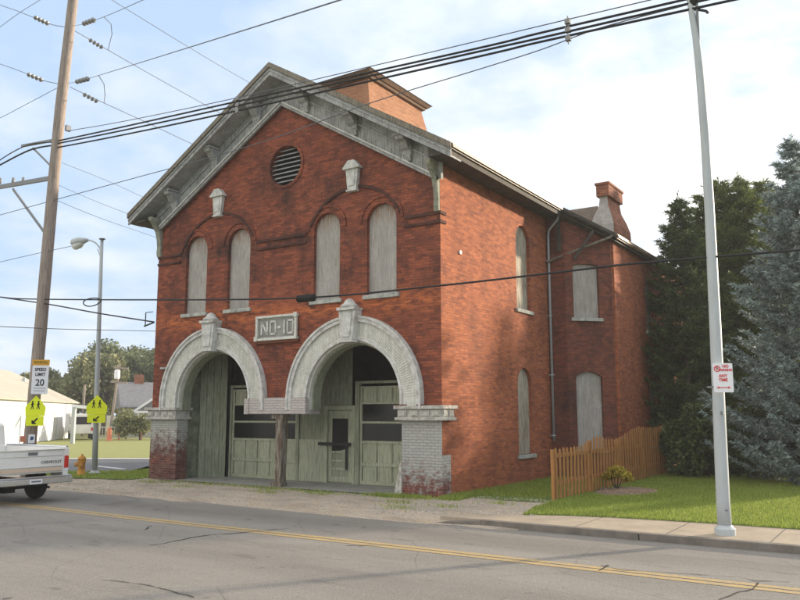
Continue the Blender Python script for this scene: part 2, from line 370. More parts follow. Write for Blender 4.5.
def npmesh(name, V, F, m, parent=None, **kw):      # V (n,3), F (k, 3 or 4)
    me = bpy.data.meshes.new(name); me.vertices.add(len(V)); me.vertices.foreach_set('co', np.ascontiguousarray(V, dtype=np.float32).ravel())
    k = F.shape[1]; me.loops.add(F.size); me.loops.foreach_set('vertex_index', F.ravel().astype(np.int32))
    me.polygons.add(len(F)); me.polygons.foreach_set('loop_start', np.arange(len(F), dtype=np.int32)*k); me.polygons.foreach_set('loop_total', np.full(len(F), k, dtype=np.int32))
    me.materials.append(m); me.update(calc_edges=True); me.validate()
    o = bpy.data.objects.new(name, me); C.objects.link(o)
    if parent: o.parent = parent
    return tag(o, **kw)
def holed(name, outline, holes, depth, m, parent=None, mw=None, **kw):
    """flat plate with holes: local x,y -> plane, extruded depth along local z"""
    cu = bpy.data.curves.new('t', 'CURVE'); cu.dimensions = '2D'; cu.fill_mode = 'BOTH'; cu.extrude = depth/2
    for poly in [outline]+holes:
        sp = cu.splines.new('POLY'); sp.points.add(len(poly)-1); sp.use_cyclic_u = True
        for p, q in zip(sp.points, poly): p.co = (q[0], q[1], 0, 1)
    o = bpy.data.objects.new('t', cu); C.objects.link(o)
    dg = bpy.context.evaluated_depsgraph_get(); dg.update()
    me = bpy.data.meshes.new_from_object(o.evaluated_get(dg)); bpy.data.objects.remove(o); bpy.data.curves.remove(cu)
    me.name = name; me.transform(mw or Matrix.Identity(4)); me.materials.clear(); me.materials.append(m)
    o = bpy.data.objects.new(name, me); C.objects.link(o)
    if parent: o.parent = parent
    return tag(o, **kw)
def M_xz(y): # local (x,y,z)->(x, y, z world): plate in XZ plane centred at Y=y
    return Matrix(((1, 0, 0, 0), (0, 0, -1, y), (0, 1, 0, 0), (0, 0, 0, 1)))
def M_yz(x): # local x->Y, y->Z, z->X
    return Matrix(((0, 0, 1, x), (1, 0, 0, 0), (0, 1, 0, 0), (0, 0, 0, 1)))
def frame_m(o, ex, ez, ey=None):   # o origin, local x->ex, local y->ez(up), local z->normal
    ex = Vector(ex).normalized(); ez = Vector(ez).normalized(); n = ex.cross(ez)
    return Matrix(((ex.x, ez.x, n.x, o[0]), (ex.y, ez.y, n.y, o[1]), (ex.z, ez.z, n.z, o[2]), (0, 0, 0, 1)))
def text(name, s, size, mw, m, parent, depth=.01, sx=1., bold=0.):
    cu = bpy.data.curves.new('t', 'FONT'); cu.body = s; cu.size = size; cu.align_x = 'CENTER'; cu.align_y = 'CENTER'; cu.extrude = depth/2; cu.offset = bold
    o = bpy.data.objects.new('t', cu); C.objects.link(o)
    dg = bpy.context.evaluated_depsgraph_get(); dg.update()
    me = bpy.data.meshes.new_from_object(o.evaluated_get(dg)); bpy.data.objects.remove(o); bpy.data.curves.remove(cu)
    me.name = name; me.transform(mw @ Matrix.Diagonal((sx, 1, 1, 1))); me.materials.clear(); me.materials.append(m)
    o = bpy.data.objects.new(name, me); C.objects.link(o); o.parent = parent
    return o
def arc(cx, cz, r, a0, a1, n=24): return [(cx+r*math.cos(R(a0+(a1-a0)*i/n)), cz+r*math.sin(R(a0+(a1-a0)*i/n))) for i in range(n+1)]
def arched(x0, x1, z0, z1, n=14):      # round-headed opening outline
    r = (x1-x0)/2; return [(x1, z0)]+arc((x0+x1)/2, z1-r, r, 0, 180, n)+[(x0, z0)]
def segarch(x0, x1, z0, z1, rise, n=10):
    pts = [(x1, z0)]
    for i in range(n+1):
        t = i/n; pts.append((x1+(x0-x1)*t, z1-rise+rise*math.sin(math.pi*t)))
    return pts+[(x0, z0)]

# ------------------------------------------------------------------ SETTING
ZR = -.12
def sheet(name, poly, z, m, **kw):
    b = B(); b.add([(p[0], p[1], z) for p in poly], [tuple(range(len(poly)))])
    return b.build(name, m, kind='structure', **kw)
sheet('ground', [(-900, -900), (900, -900), (900, 1500), (-900, 1500)], -.14, M['earth'])
sheet('road', [(-140, -15.6), (60, -15.6), (60, -2.9), (8, -2.9), (2.5, -3.0), (1.3, -3.3), (-1, -3.25), (-5, -3.05), (-10, -3.1), (-13, -3.0), (-140, -3.0)], ZR, M['asphalt'])
sheet('near_verge', [(-140, -40), (60, -40), (60, -15.6), (-140, -15.6)], -.10, M['lawn'])
# double yellow line
def ribbon(pts, w, z=ZR):
    b = B(); vs = []
    for i, p in enumerate(pts):
        a = Vector(pts[max(i-1, 0)]); c = Vector(pts[min(i+1, len(pts)-1)]); d = (c-a).normalized(); n = Vector((-d.y, d.x))
        ww = w[i] if isinstance(w, list) else w
        vs += [(p[0]+n.x*ww/2, p[1]+n.y*ww/2, z), (p[0]-n.x*ww/2, p[1]-n.y*ww/2, z)]
    b.add(vs, [(2*i, 2*i+1, 2*i+3, 2*i+2) for i in range(len(pts)-1)]); return b
for yy in (-5.69, -5.89):
    ribbon([(x, yy+.015*math.sin(x*.6)) for x in np.arange(-90, 40, 1.)], .15, ZR+.004).build('centre_line', M['yellow_line'], kind='structure')
# tar-filled cracks
cr = B(); random.seed(3)
for pts, w in ([((300, 191), (330, 187), (380, 176), (420, 170), (470, 167), (520, 162), (590, 156)), .05], [((690, 192), (740, 191), (800, 191)), .035],
               [((205, 260), (250, 264), (300, 272), (350, 285), (400, 299)), .04], [((0, 154), (60, 150), (130, 143), (200, 139)), .025],
               [((290, 160), (300, 152), (308, 154)), .06], [((0, 299), (45, 294)), .05]):
    g = [at_z(u/2, 450+v/2, ZR) for u, v in pts]; g2 = []
    for a, b_ in zip(g, g[1:]):
        n = max(2, int((b_-a).length/.12)); g2 += [(a+(b_-a)*t/n) for t in range(n)]
    g2 = [(p.x+random.uniform(-.02, .02), p.y+random.uniform(-.02, .02)) for p in g2]
    r_ = ribbon(g2, [w*random.uniform(.15, .8) for _ in g2], ZR+.006); cr.add(r_.v, r_.f)
for pts, w in ([((400, 232), (440, 240), (520, 245), (600, 250), (680, 255), (710, 262), (800, 266)), .04], [((640, 300), (680, 285), (710, 278), (715, 262)), .04], [((400, 243), (412, 231), (425, 235)), .04]):
    g = [at_z(400+u/2, 450+v/2, ZR) for u, v in pts]; g2 = []
    for a, b_ in zip(g, g[1:]):
        n = max(2, int((b_-a).length/.12)); g2 += [(a+(b_-a)*t/n) for t in range(n)]
    g2 = [(p.x+random.uniform(-.02, .02), p.y+random.uniform(-.02, .02)) for p in g2]
    r_ = ribbon(g2, [w*random.uniform(.15, .8) for _ in g2], ZR+.008); cr.add(r_.v, r_.f)
cr.build('tar_cracks', M['tar'], kind='structure')
# uneven dirt and gravel apron
def terrain(name, xs, ys, zf, inside, m, **kw):
    V = []; idx = {}; F = []
    for i, x in enumerate(xs):
        for j, y in enumerate(ys): idx[i, j] = len(V); V.append((x, y, zf(x, y)))
    for i in range(len(xs)-1):
        for j in range(len(ys)-1):
            cx, cy = (xs[i]+xs[i+1])/2, (ys[j]+ys[j+1])/2
            if inside(cx, cy): F.append((idx[i, j], idx[i+1, j], idx[i+1, j+1], idx[i, j+1]))
    b = B(); b.v = V; b.f = F; b.mi = [0]*len(F); o = b.build(name, m, smooth=True, **kw); return o
def edge(x): return -3.05+.10*math.sin(x*1.3)+.06*math.sin(x*3.7+1)-.25*math.exp(-((x-.8)/1.3)**2)
def apron_z(x, y):
    t = max(0, min(1, (y-edge(x))/.9)); return ZR+.0+(.112*t**.7)+.012*math.sin(x*2.1+y)*math.sin(y*3+x)*t
rows = np.linspace(0, 1, 26)
V = []; F = []; xs = np.arange(-22, 3.6, .2)
for x in xs:
    y0 = edge(x)-.12
    y1 = .35 if x > -11 else .2
    if x > 0: y1 = 1.2
    for t in rows: y = y0+(y1-y0)*t; V.append((x, y, apron_z(x, y) if t > 0 else ZR-.02))
n = len(rows)
for i in range(len(xs)-1):
    for j in range(n-1): F.append((i*n+j, (i+1)*n+j, (i+1)*n+j+1, i*n+j+1))
b = B(); b.v = V; b.f = F; b.mi = [0]*len(F); b.build('gravel_apron', M['gravel'], smooth=True, kind='structure')
# loose stones
def scatter_stones(n, fn, s0, s1):
    P = np.array([fn() for _ in range(n)]); s = RNG.uniform(s0, s1, n)
    base = np.array([(1, 0, 0), (-1, 0, 0), (0, 1, 0), (0, -1, 0), (0, 0, .7), (0, 0, -.5)])
    f = np.array([(0, 2, 4), (2, 1, 4), (1, 3, 4), (3, 0, 4), (2, 0, 5), (1, 2, 5), (3, 1, 5), (0, 3, 5)])
    Vv = (base[None]*RNG.uniform(.6, 1.3, (n, 6, 1)))*s[:, None, None]+P[:, None, :]
    return Vv.reshape(-1, 3), (f[None]+np.arange(n)[:, None, None]*6).reshape(-1, 3)
def stone_pt():
    if random.random() < .5: x = random.uniform(0, 3.2); y = random.uniform(-2.6, .9)
    else: x = random.uniform(-13, 1); y = random.uniform(-3.0, -.3)
    return (x, y, apron_z(x, y)+.004)
Vs, Fs = scatter_stones(3800, stone_pt, .008, .028)
npmesh('loose_gravel', Vs, Fs, M['stones'], kind='stuff', label='loose pale gravel scattered over the dirt apron')
sheet('bay_floor', [(-10.2, -.12), (-.5, -.22), (-.5, 6), (-10.2, 6)], .012, M['slab'])
# ground by the side wall, lawn, sidewalk
sheet('side_yard', [(-.0, .35), (2.45, .35), (2.45, 30), (0, 30)], .004, M['lawn'])
lawn_poly = [(2.95, -1.9), (3.6, -1.55), (4.6, -1.3), (6.2, -1.15), (8, -1.1), (40, -1.1), (40, 40), (2.5, 40), (2.5, 1.0), (2.65, -.6)]
sheet('lawn', lawn_poly, .006, M['lawn'])
sw = B(); sw.prism([(1.6, -2.86), (3.0, -2.88), (40, -2.82), (40, -1.0), (5.8, -1.0), (4.4, -1.15), (3.3, -1.45), (2.5, -2.0), (1.7, -2.5)], -.13, .0, 'xy')
sw.build('sidewalk', M['concrete'], kind='structure', bevel=.01)
for xj in (4.4, 6.0, 7.6, 9.2): sheet('sidewalk_joint', [(xj, -2.84), (xj+.02, -2.84), (xj+.02, -1.05), (xj, -1.05)], .004, M['kerb'])
kb = B()
for i, x in enumerate(np.arange(2.6, 40, 3.)):
    kb.box(x, x+2.985, -3.03, -2.87, -.14, .003)
kb.add([(1.5, -3.06, ZR), (2.6, -3.03, ZR), (2.6, -2.87, ZR), (1.5, -2.9, ZR), (2.6, -3.03, .003), (2.6, -2.87, .003)], [(0, 1, 4), (2, 3, 5), (0, 4, 5, 3)])
kb.build('kerb', M['kerb'], kind='structure', bevel=.012)
# left side: grass strip, side street, field
sheet('corner_grass', [(-16.5, -1.0), (-13.5, -1.5), (-10.8, -.7), (-10.75, 9), (-14, 6.5), (-13.9, 3.2), (-13.7, 1.7), (-14.8, .45), (-17, .2), (-22, .2)], .008, M['lawn'])
p = [at_z(u, v, -.06) for u, v in ((-60, 473), (75, 473.5), (127, 472), (148, 466.5))]
q = [at_z(u, v, -.06) for u, v in ((148.5, 459.5), (67, 459.5), (-60, 459))]
far_pts = [(-9, 17), (-9, 28)]
sheet('side_street', [(v.x, v.y) for v in p]+[(-13.5, 10)]+[(-6, 24), (-8, 30)]+[(v.x, v.y) for v in q], -.05, M['asphalt_side'])
pk = [at_z(u, v, -.06) for u, v in ((175, 459.3), (148.5, 459.3), (67, 459.3), (-60, 459))]
ribbon([(v.x, v.y) for v in pk], .85, -.03).build('street_kerb', M['white_line'], kind='structure')
s0, s1 = at_z(96, 466, -.045), at_z(124, 469, -.045)
ribbon([(s0.x, s0.y), (s1.x, s1.y)], .3, -.044).build('stop_line', M['white_line'], kind='structure')
sheet('field', [(-120, -1.5), (-40, -1.), (-27, -1)]+[(v.x-.2, v.y+.2) for v in reversed(pk[1:3])]+[(-10, 20), (0, 60), (-40, 90), (-160, 60)], -.035, M['field'])

# ------------------------------------------------------------------ FIREHOUSE
house = empty('brick_firehouse', (-5.35, 5, 0), label='two storey red brick firehouse with two white arches and a NO-10 plaque', cat='building')
house.location = (0, 0, 0)
W = 10.7; XC = -5.35; LA, RA = -7.95, -2.7; RI, RO, ZC = 1.55, 2.2, 2.3
# facade with its two great arches
out = [(0, -.15), (0, 8.35), (XC, 11.56), (-W, 8.35), (-W, -.15), (LA-RI, -.15)]
out += arc(LA, ZC+.1, RI, 180, 0, 36)+[(LA+RI, 2.08), (RA-RI, 2.08)]+arc(RA, ZC+.1, RI, 180, 0, 36)+[(RA+RI, -.15)]
wins = [(-9.37, -8.42), (-7.5, -6.58), (-4.12, -3.2), (-2.28, -1.33)]
vent_c = (-5.24, 9.25)
facade = holed('facade_wall', out, [arched(a, b_, 5.12, 7.58) for a, b_ in wins]+[arc(*vent_c, .6, 0, 345, 23)], .4, M['brick'], house, M_xz(.2))
# side wall
sw_w = [(4.42, 5.42, .82, 3.36), (4.5, 5.5, 5.12, 7.74)]
holed('side_wall', [(.402, -.15), (6.9, -.15), (6.9, 8.5), (.402, 8.5)], [arched(*w) for w in sw_w], .38, M['brick_side'], house, M_yz(-.19))
qb = B(); qb.box(-.003, .002, 0.0, .41, -.15, 8.36); qb.build('corner_bricks', M['brick_side'], house)
# rear wing: return, chamfer, long side
holed('rear_wing_return', [(-.38, -.15), (.6, -.15), (.6, 8.35), (-.38, 8.5)], [], .3, M['brick_wing_dark'], house, M_xz(7.05))
c0, c1 = Vector((.6, 6.9, 0)), Vector((1.75, 8.05, 0)); cd = (c1-c0).normalized(); cn = Vector((cd.y, -cd.x, 0)); L = (c1-c0).length
def on_ch(u, v):
    p_ = at_v(u, v, (c0.x, c0.y), (cd.x, cd.y)); return (p_-c0).dot(cd), p_.z
MC = Matrix(((cd.x, 0, cn.x, c0.x), (cd.y, 0, cn.y, c0.y), (0, 1, 0, 0), (0, 0, 0, 1)))
cw0 = on_ch(576, 376)[0]; cw1 = on_ch(602, 376)[0]
zu0 = on_ch(588, 319.8)[1]+.06; zu1 = on_ch(588, 264)[1]; zl1 = on_ch(588, 371.5)[1]
chw = [(cw0, cw1, zu0, zu1), (cw0, cw1, .9, zl1)]
holed('chamfer_wall', [(0, -.15), (L, -.15), (L, 7.75), (0, 8.35)], [segarch(*chw[0], .05), segarch(*chw[1], .16)], .34, M['brick_wing_dark'], house, MC @ Matrix.Translation((0, 0, -.17)))
yw0 = at_x(645.5, 300, 1.75).y; yw1 = at_x(653, 300, 1.75).y
zw = [at_x(649, 277, 1.75).z, at_x(649, 315, 1.75).z]
holed('wing_side_wall', [(8.05, -.15), (18.5, -.15), (18.5, 7.75), (8.05, 7.75)], [arched(yw0, yw1, 5.0, 6.9), arched(yw0, yw1, .9, 3.2)], .34, M['brick_side'], house, M_yz(1.58))
pb = B(); yp = at_x(626, 300, 1.75).y; pb.box(1.752, 1.81, 8.15, yp, -.15, 7.6); pb.build('wing_pilaster', M['brick_side'], house)
ob = B(); ob.box(-W, -W+.38, .402, 18.5, -.15, 8.5); ob.build('left_wall', M['brick_side'], house)
ob = B(); ob.box(-W, 1.75, 18.5, 18.85, -.15, 7.7); ob.prism([(-W, 7.7), (1.75, 7.7), (XC, 11.5)], 18.5, 18.85); ob.build('rear_wall', M['brick_side'], house)
# corbelled string courses and hood arches
def arc_strip(cx, cz, r0, r1, a0, a1, y0, y1, n=30):
    return B().prism(arc(cx, cz, r1, a0, a1, n)+arc(cx, cz, r0, a1, a0, n), y0, y1)
st = B()
gaps = [(-W+.0, -9.62), (-6.3, -4.38), (-1.08, .0)]
for a, b_ in gaps:
    for z0_, h_ in ((7.03, .075), (6.80, .07)):
        st.box(a, b_, -.045, -.002, z0_, z0_+h_)
st.box(.002, .04, -.045, .25, 7.03, 7.105); st.box(.002, .04, -.045, .25, 6.8, 6.87)
for cx in (LA, RA-.02): 
    a = arc_strip(cx, 6.45, 1.68, 1.76, 28, 152, -.05, -.002); st.add(a.v, a.f)
st.build('string_course', M['brick_dark'], house)
for a, b_ in wins:
    hb = B(); r = (b_-a)/2; c_ = (a+b_)/2; s_ = arc_strip(c_, 7.58-r, r+.16, r+.235, 0, 180, -.04, -.002); hb.add(s_.v, s_.f)
    s_ = arc_strip(c_, 7.58-r, r+.004, r+.155, 0, 180, -.012, -.002, 24); hb.add(s_.v, s_.f)
    hb.build('window_hood', M['brick'], house)
s_ = arc_strip(*vent_c, .605, .70, 0, 360, -.03, -.002, 40); s_.build('vent_ring', M['brick'], house)
# boarded windows (board > sill)
def boarded(poly, x0, x1, z0, MW, m, dep, proud=.07, sw_=.1, arch_fill=None):
    o = holed('window_board', poly, [], .03, m, house, MW @ Matrix.Translation((0, 0, -dep)))
    b_ = B(); b_.M = MW; b_.add([(x, y, z) for z in (-dep-.2, proud) for y in (z0-.11, z0+.0) for x in (x0-sw_, x1+sw_)],
                               [(0, 2, 3, 1), (4, 5, 7, 6), (0, 1, 5, 4), (2, 6, 7, 3), (0, 4, 6, 2), (1, 3, 7, 5)])
    b_.build('sill', M['stone'], o, bevel=.01)
    return o
MF = M_xz(0); MS = M_yz(0)
for i, (a, b_) in enumerate(wins):
    o = boarded(arched(a+.0, b_-.0, 5.12, 7.58), a, b_, 5.12, MF, M['board'], .13)
for w in sw_w: boarded(arched(*w), w[0], w[1], w[2], MS, M['board_warm'], .12)
for w, r_ in zip(chw, (.05, .16)): boarded(segarch(*w, r_), w[0], w[1], w[2], MC, M['board'], .12)
MWg = M_yz(1.75)
for w in ((yw0, yw1, 5.0, 6.9), (yw0, yw1, .9, 3.2)): boarded(arched(*w), w[0], w[1], w[2], MWg, M['board_warm'], .12)
# round louvred vent
vb = B()
for i in range(9):
    z = vent_c[1]-.56+i*.135; hw = math.sqrt(max(0, .59**2-(z-vent_c[1])**2))
    if hw > .1: vb.add([(vent_c[0]-hw, .06, z-.035), (vent_c[0]+hw, .06, z-.035), (vent_c[0]+hw, .2, z+.055), (vent_c[0]-hw, .2, z+.055),
                        (vent_c[0]-hw, .06, z-.05), (vent_c[0]+hw, .06, z-.05), (vent_c[0]+hw, .2, z+.04), (vent_c[0]-hw, .2, z+.04)],
                       [(0, 1, 2, 3), (7, 6, 5, 4), (0, 4, 5, 1), (2, 6, 7, 3), (1, 5, 6, 2), (0, 3, 7, 4)])
lv = vb.build('louvre_vent', M['trim'], house)
B().lathe([(.62, .26), (.62, .28)], (vent_c[0], 0, vent_c[1]), 30, 'y').build('vent_backing', M['black'], lv)
# plaques shaped like lanterns
for cx, zt in ((-7.93, 8.93), (-2.72, 8.9)):
    b_ = B(); z0 = zt-.82
    b_.prism([(cx-.15, z0), (cx+.15, z0), (cx+.21, z0+.58), (cx-.21, z0+.58)], -.13, -.002)
    b_.prism([(cx-.29, z0+.58), (cx+.29, z0+.58), (cx+.27, z0+.64), (cx+.10, zt), (cx-.10, zt), (cx-.27, z0+.64)], -.19, -.002)
    b_.prism([(cx-.09, z0+.1), (cx+.09, z0+.1), (cx+.13, z0+.5), (cx-.13, z0+.5)], -.15, -.131)
    b_.prism([(cx-.18, z0-.05), (cx+.18, z0-.05), (cx+.18, z0), (cx-.18, z0)], -.16, -.002)
    b_.build('lantern_plaque', M['arch_pale'], house, bevel=.012)
# NO-10 plaque
b_ = B(); X0, X1, Z0, Z1 = -6.12, -4.68, 4.16, 4.74
b_.box(X0, X1, -.05, -.002, Z0, Z1)
pq = b_.build('number_plaque', M['arch_pale'], house)
b_ = B()
for a in ((X0-.06, X1+.06, Z1, Z1+.07), (X0-.06, X1+.06, Z0-.07, Z0)): b_.box(a[0], a[1], -.13, -.003, a[2], a[3])
b_.box(X0-.06, X0+.02, -.125, -.052, Z0, Z1); b_.box(X1-.02, X1+.06, -.125, -.052, Z0, Z1)
b_.box(X0-.09, X0+.04, -.15, -.131, Z0-.08, Z0+.06); b_.box(X1-.04, X1+.09, -.15, -.131, Z1-.04, Z1+.1)
b_.build('plaque_frame', M['arch'], pq, bevel=.01)
b_ = B(); b_.box(X0-.1, X1+.1, -.10, -.002, Z0-.15, Z0-.072); b_.build('rust_ledge', M['rust'], pq)
b_ = B(); b_.box(X0+.03, X1-.03, -.056, -.051, Z0+.03, Z1-.03); b_.build('plaque_field', M['slab'], pq)
def glyph(strokes, x, w, h, z, t):
    bb = B()
    for (p_, q_) in strokes:
        a_ = Vector((x+p_[0]*w, -.072, z+p_[1]*h)); c_ = Vector((x+q_[0]*w, -.072, z+q_[1]*h)); bb.bar(a_, c_, t, .03, up=(0, 1, 0))
    return bb
lt = B(); x = X0+.12; hh = .39; zb = Z0+.1; t = .055
SQ = [((0, .12), (0, .88)), ((1, .12), (1, .88)), ((.0, .96), (1, .96)), ((.0, .04), (1, .04))]
for kind, w, adv in (('N', .22, .34), ('O', .2, .30), ('-', .12, .22), ('1', .02, .13), ('0', .2, .3)):
    if kind == 'N': st_ = [((0, 0), (0, 1)), ((1, 0), (1, 1)), ((0.05, .95), (.95, .05))]
    elif kind in 'O0': st_ = SQ
    elif kind == '-': st_ = [((0, .5), (1, .5))]
    else: st_ = [((.5, 0), (.5, 1))]
    g_ = glyph(st_, x+(.03 if kind != '-' else 0), w, hh, zb, t if kind != '-' else .07); lt.add(g_.v, g_.f); x += adv
lt.build('plaque_lettering', M['arch_pale'], pq)
# arch surrounds, keystones
for cx in (LA, RA):
    zc = ZC+.1; zb = 2.12
    def ring(r0, r1, y0, y1, m, name, par):
        bb = B().prism([(cx+r1, zb)]+arc(cx, zc, r1, 0, 180, 48)+[(cx-r1, zb), (cx-r0, zb)]+arc(cx, zc, r0, 180, 0, 48)+[(cx+r0, zb)], y0, y1)
        return bb.build(name, m, par)
    s_ = ring(RI-.004, RO-.16, -.10, -.002, M['arch'], 'arch_surround', house)
    ring(RO-.163, RO-.06, -.17, -.004, M['arch_pale'], 'arch_moulding', s_)
    ring(RO-.063, RO, -.20, -.006, M['arch_pale'], 'arch_moulding', s_)
    ring(RI-.01, RI+.07, -.125, -.101, M['arch_pale'], 'arch_moulding', s_)
    ring(RI-.06, RI-.005, -.02, .42, M['arch'], 'arch_soffit', s_)
    ring(RI-.11, RI-.062, .1, .43, M['green'], 'arch_soffit', s_)
    vg = B()      # carved voussoir pattern
    for i in range(1, 90):
        a = R(180*i/90); 
        for r0, r1 in ((RI+.12, RO-.22),):
            p0_ = Vector((cx+r0*math.cos(a), -.103, zc+r0*math.sin(a))); p1_ = Vector((cx+r1*math.cos(a), -.103, zc+r1*math.sin(a)))
            vg.bar(p0_, p1_, .026, .014, up=(0, 1, 0))
    vg.build('arch_fluting', M['arch'], s_)
    k_ = B(); z0 = 3.93
    k_.prism([(cx-.19, z0), (cx+.19, z0), (cx+.27, 4.72), (cx-.27, 4.72)], -.33, -.002)
    k_.prism([(cx-.22, z0-.06), (cx+.22, z0-.06), (cx+.2, z0), (cx-.2, z0)], -.36, .3)
    k_.prism([(cx-.28, 4.72), (cx+.28, 4.72), (cx+.31, 4.80), (cx-.31, 4.80)], -.40, -.002)
    k_.prism([(cx-.12, z0+.08), (cx+.12, z0+.08), (cx+.18, 4.64), (cx-.18, 4.64)], -.36, -.331)
    ks = k_.build('keystone', M['arch_pale'], s_, bevel=.012)
# keystone tops as children of the firehouse keystones are folded into the surround level
for cx in (LA, RA):
    t_ = B().lathe([(.02, .0), (.24, .003), (.25, .06), (.15, .13), (.12, .2), (.03, .25)], (cx, -.19, 4.8), 10)
    t_.build('keystone_finial', M['arch_pale'], house, smooth=True)
# piers below the arches
b_ = B(); b_.box(-1.162, .0, -.012, .412, -.15, 1.86); b_.box(-.0, .012, -.012, .40, -.15, 1.0); b_.build('right_pier', M['pier'], house)
b_ = B(); b_.box(-W-.006, LA-RI+.012, -.012, .42, -.15, 1.88); b_.build('left_pier', M['pier_left'], house)
b_ = B(); b_.prism([(-1.42, -.1), (-1.152, -.1), (-1.152, .82), (-1.2, .8)], -.05, .3); b_.build('wheel_guard', M['cap_side'], house, bevel=.02)
def capital(x0, x1, sgn, name):
    b_ = B()
    b_.box(x0, x1, -.10, .48, 1.90, 2.12)
    b_.box(x0-.05, x1+.05, -.16, .52, 1.84, 1.915)
    c_ = b_.build(name, M['cap_side'], house, bevel=.012)
    t_ = B(); t_.box(x0-.07, x1+.07, -.18, .54, 2.121, 2.21); t_.build('capital_top', M['cap_side'], c_, bevel=.01)
    d_ = B(); n_ = 4
    for i in range(n_):
        xa = x0+(x1-x0)*(i+.12)/n_; xb = x0+(x1-x0)*(i+.88)/n_
        d_.box(xa, xb, -.125, -.101, 1.945, 2.09); d_.box(xa+.05, xb-.05, -.14, -.126, 1.965, 2.07)
    xs_ = x1 if sgn > 0 else x0
    for i in range(2):
        ya = -.07+i*.27
        d_.box(min(xs_, xs_+sgn*.02)+.001*sgn, max(xs_, xs_+sgn*.02)+.001*sgn, ya, ya+.2, 1.945, 2.09)
    d_.build('dentil_panel', M['cap_side'], c_)
capital(-1.24, .08, 1, 'pier_capital'); capital(-W-.08, LA-RI+.02, -1, 'pier_capital')
rs = B()
for a, c_ in ((-1.25, -.95), (-.62, -.28)): B().box(a, c_, -.185, -.05, 2.212, 2.235).build('rust_flashing', M['rust'], house)
b_ = B(); b_.box(LA+RI+.0-.02, RA-RI+.02, -.16, .46, 2.0, 2.46)
cbk = b_.build('centre_block', M['block'], house, bevel=.015)
for q_ in ((LA+RI-.08, LA+RI+.08, -.19, .46, 2.0, 2.44), (RA-RI-.08, RA-RI+.05, -.17, .46, 2.0, 2.42)): B().box(*q_).build('block_edge', M['block'], cbk)
# rotten centre post
pb = B(); random.seed(5)
for cx, w in ((-5.40, .10), (-5.27, .15)):
    pts = [(cx+random.uniform(-.012, .012), .08+random.uniform(-.01, .01), z) for z in np.linspace(-.05, 2.0, 14)]
    pb.tube(pts, [w/2*1.2*random.uniform(.85, 1.1)*(1 if z.real < 3 else 1) for z in np.linspace(0, 2, 14)], 7)
pb.build('timber_post', M['rotten'], house)
pb = B(); pb.box(-5.50, -5.14, -.06, .22, -.05, .12); pb.box(-5.54, -5.10, -.07, .24, 1.88, 2.0); pb.prism([(-5.34, .12), (-5.17, .12), (-5.14, 1.9), (-5.40, 1.9), (-5.30, 1.3), (-5.35, .8)], -.035, .2)
pb.build('post_casing', M['rotten'], house)
# recessed bay: walls, ceiling, doors
YB = 1.7
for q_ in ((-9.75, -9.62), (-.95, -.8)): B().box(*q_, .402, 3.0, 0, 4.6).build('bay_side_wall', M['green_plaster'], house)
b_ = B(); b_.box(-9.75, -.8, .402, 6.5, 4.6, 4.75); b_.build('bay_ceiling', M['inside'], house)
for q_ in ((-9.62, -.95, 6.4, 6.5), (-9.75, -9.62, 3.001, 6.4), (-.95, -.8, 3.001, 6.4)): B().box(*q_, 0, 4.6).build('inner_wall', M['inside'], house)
def xb(u, v=440, y=YB): return at_y(u, v, y).x
def zb_(v, u=380, y=YB): return at_y(u, v, y).z
# folded leaf at the left
lf = B(); p0_ = Vector((-9.58, .98, 0)); p1_ = Vector((xb(229, 440)-.02, YB-.12, 0))
d_ = (p1_-p0_).normalized(); n_ = Vector((d_.y, -d_.x, 0))*.04
nb = 4
for i in range(nb):
    a_ = p0_+(p1_-p0_)*(i+.02)/nb; c_ = p0_+(p1_-p0_)*(i+.98)/nb
    lf.add([a_, c_, c_+n_, a_+n_]+[v+Vector((0, 0, 4.2)) for v in (a_, c_, c_+n_, a_+n_)], [(0, 3, 2, 1), (4, 5, 6, 7), (0, 1, 5, 4), (1, 2, 6, 5), (2, 3, 7, 6), (3, 0, 4, 7)])
lf.build('folded_leaf', M['green'], house)
def door_x(u): return xb(u)
LX0, LX1 = xb(232), xb(297); RX0, RX1 = xb(360), -.97
zt = zb_(386); zwin1 = zb_(404); zwin0 = zb_(441); zmid = zb_(422.5); zrail = zb_(465)
def roll_door(x0, x1, npan, seed):
    rnd = random.Random(seed)
    t_ = B(); w = (x1-x0)
    # stiles and rails
    for x in (x0, x1-.07): t_.box(x, x+.07, YB, YB+.06, .02, zt)
    for z0_, z1_ in ((.02, .12), (zrail-.05, zrail+.05), (zwin0-.07, zwin0), (zmid-.03, zmid+.03), (zwin1, zwin1+.06), (zt-.05, zt)):
        t_.box(x0+.07, x1-.07, YB-.004, YB+.056, z0_, z1_)
    pn = t_
    for i in range(npan):
        xa = x0+.07+(w-.14)*i/npan; xc = x0+.07+(w-.14)*(i+1)/npan
        for z0_, z1_ in ((.12, zrail-.05), (zrail+.05, zwin0-.07), (zwin1+.06, zt-.05)):
            pn.box(xa+.03, xc-.03, YB+.025, YB+.045, z0_, z1_)
    d = t_.build('overhead_door', M['green_light'], house)
    bk = B(); bk.box(x0+.06, x1-.06, YB+.047, YB+.055, .1, zwin0-.01); bk.box(x0+.06, x1-.06, YB+.047, YB+.055, zwin1+.01, zt-.01); bk.build('door_backing', M['green'], d)
    g = B(); g.box(x0+.07, x1-.07, YB+.03, YB+.034, zwin0, zmid-.03); g.box(x0+.07, x1-.07, YB+.03, YB+.034, zmid+.03, zwin1)
    g.build('door_pane', M['dark_glass'], d)
roll_door(LX0, LX1, 5, 1); roll_door(RX0, RX1, 5, 2)
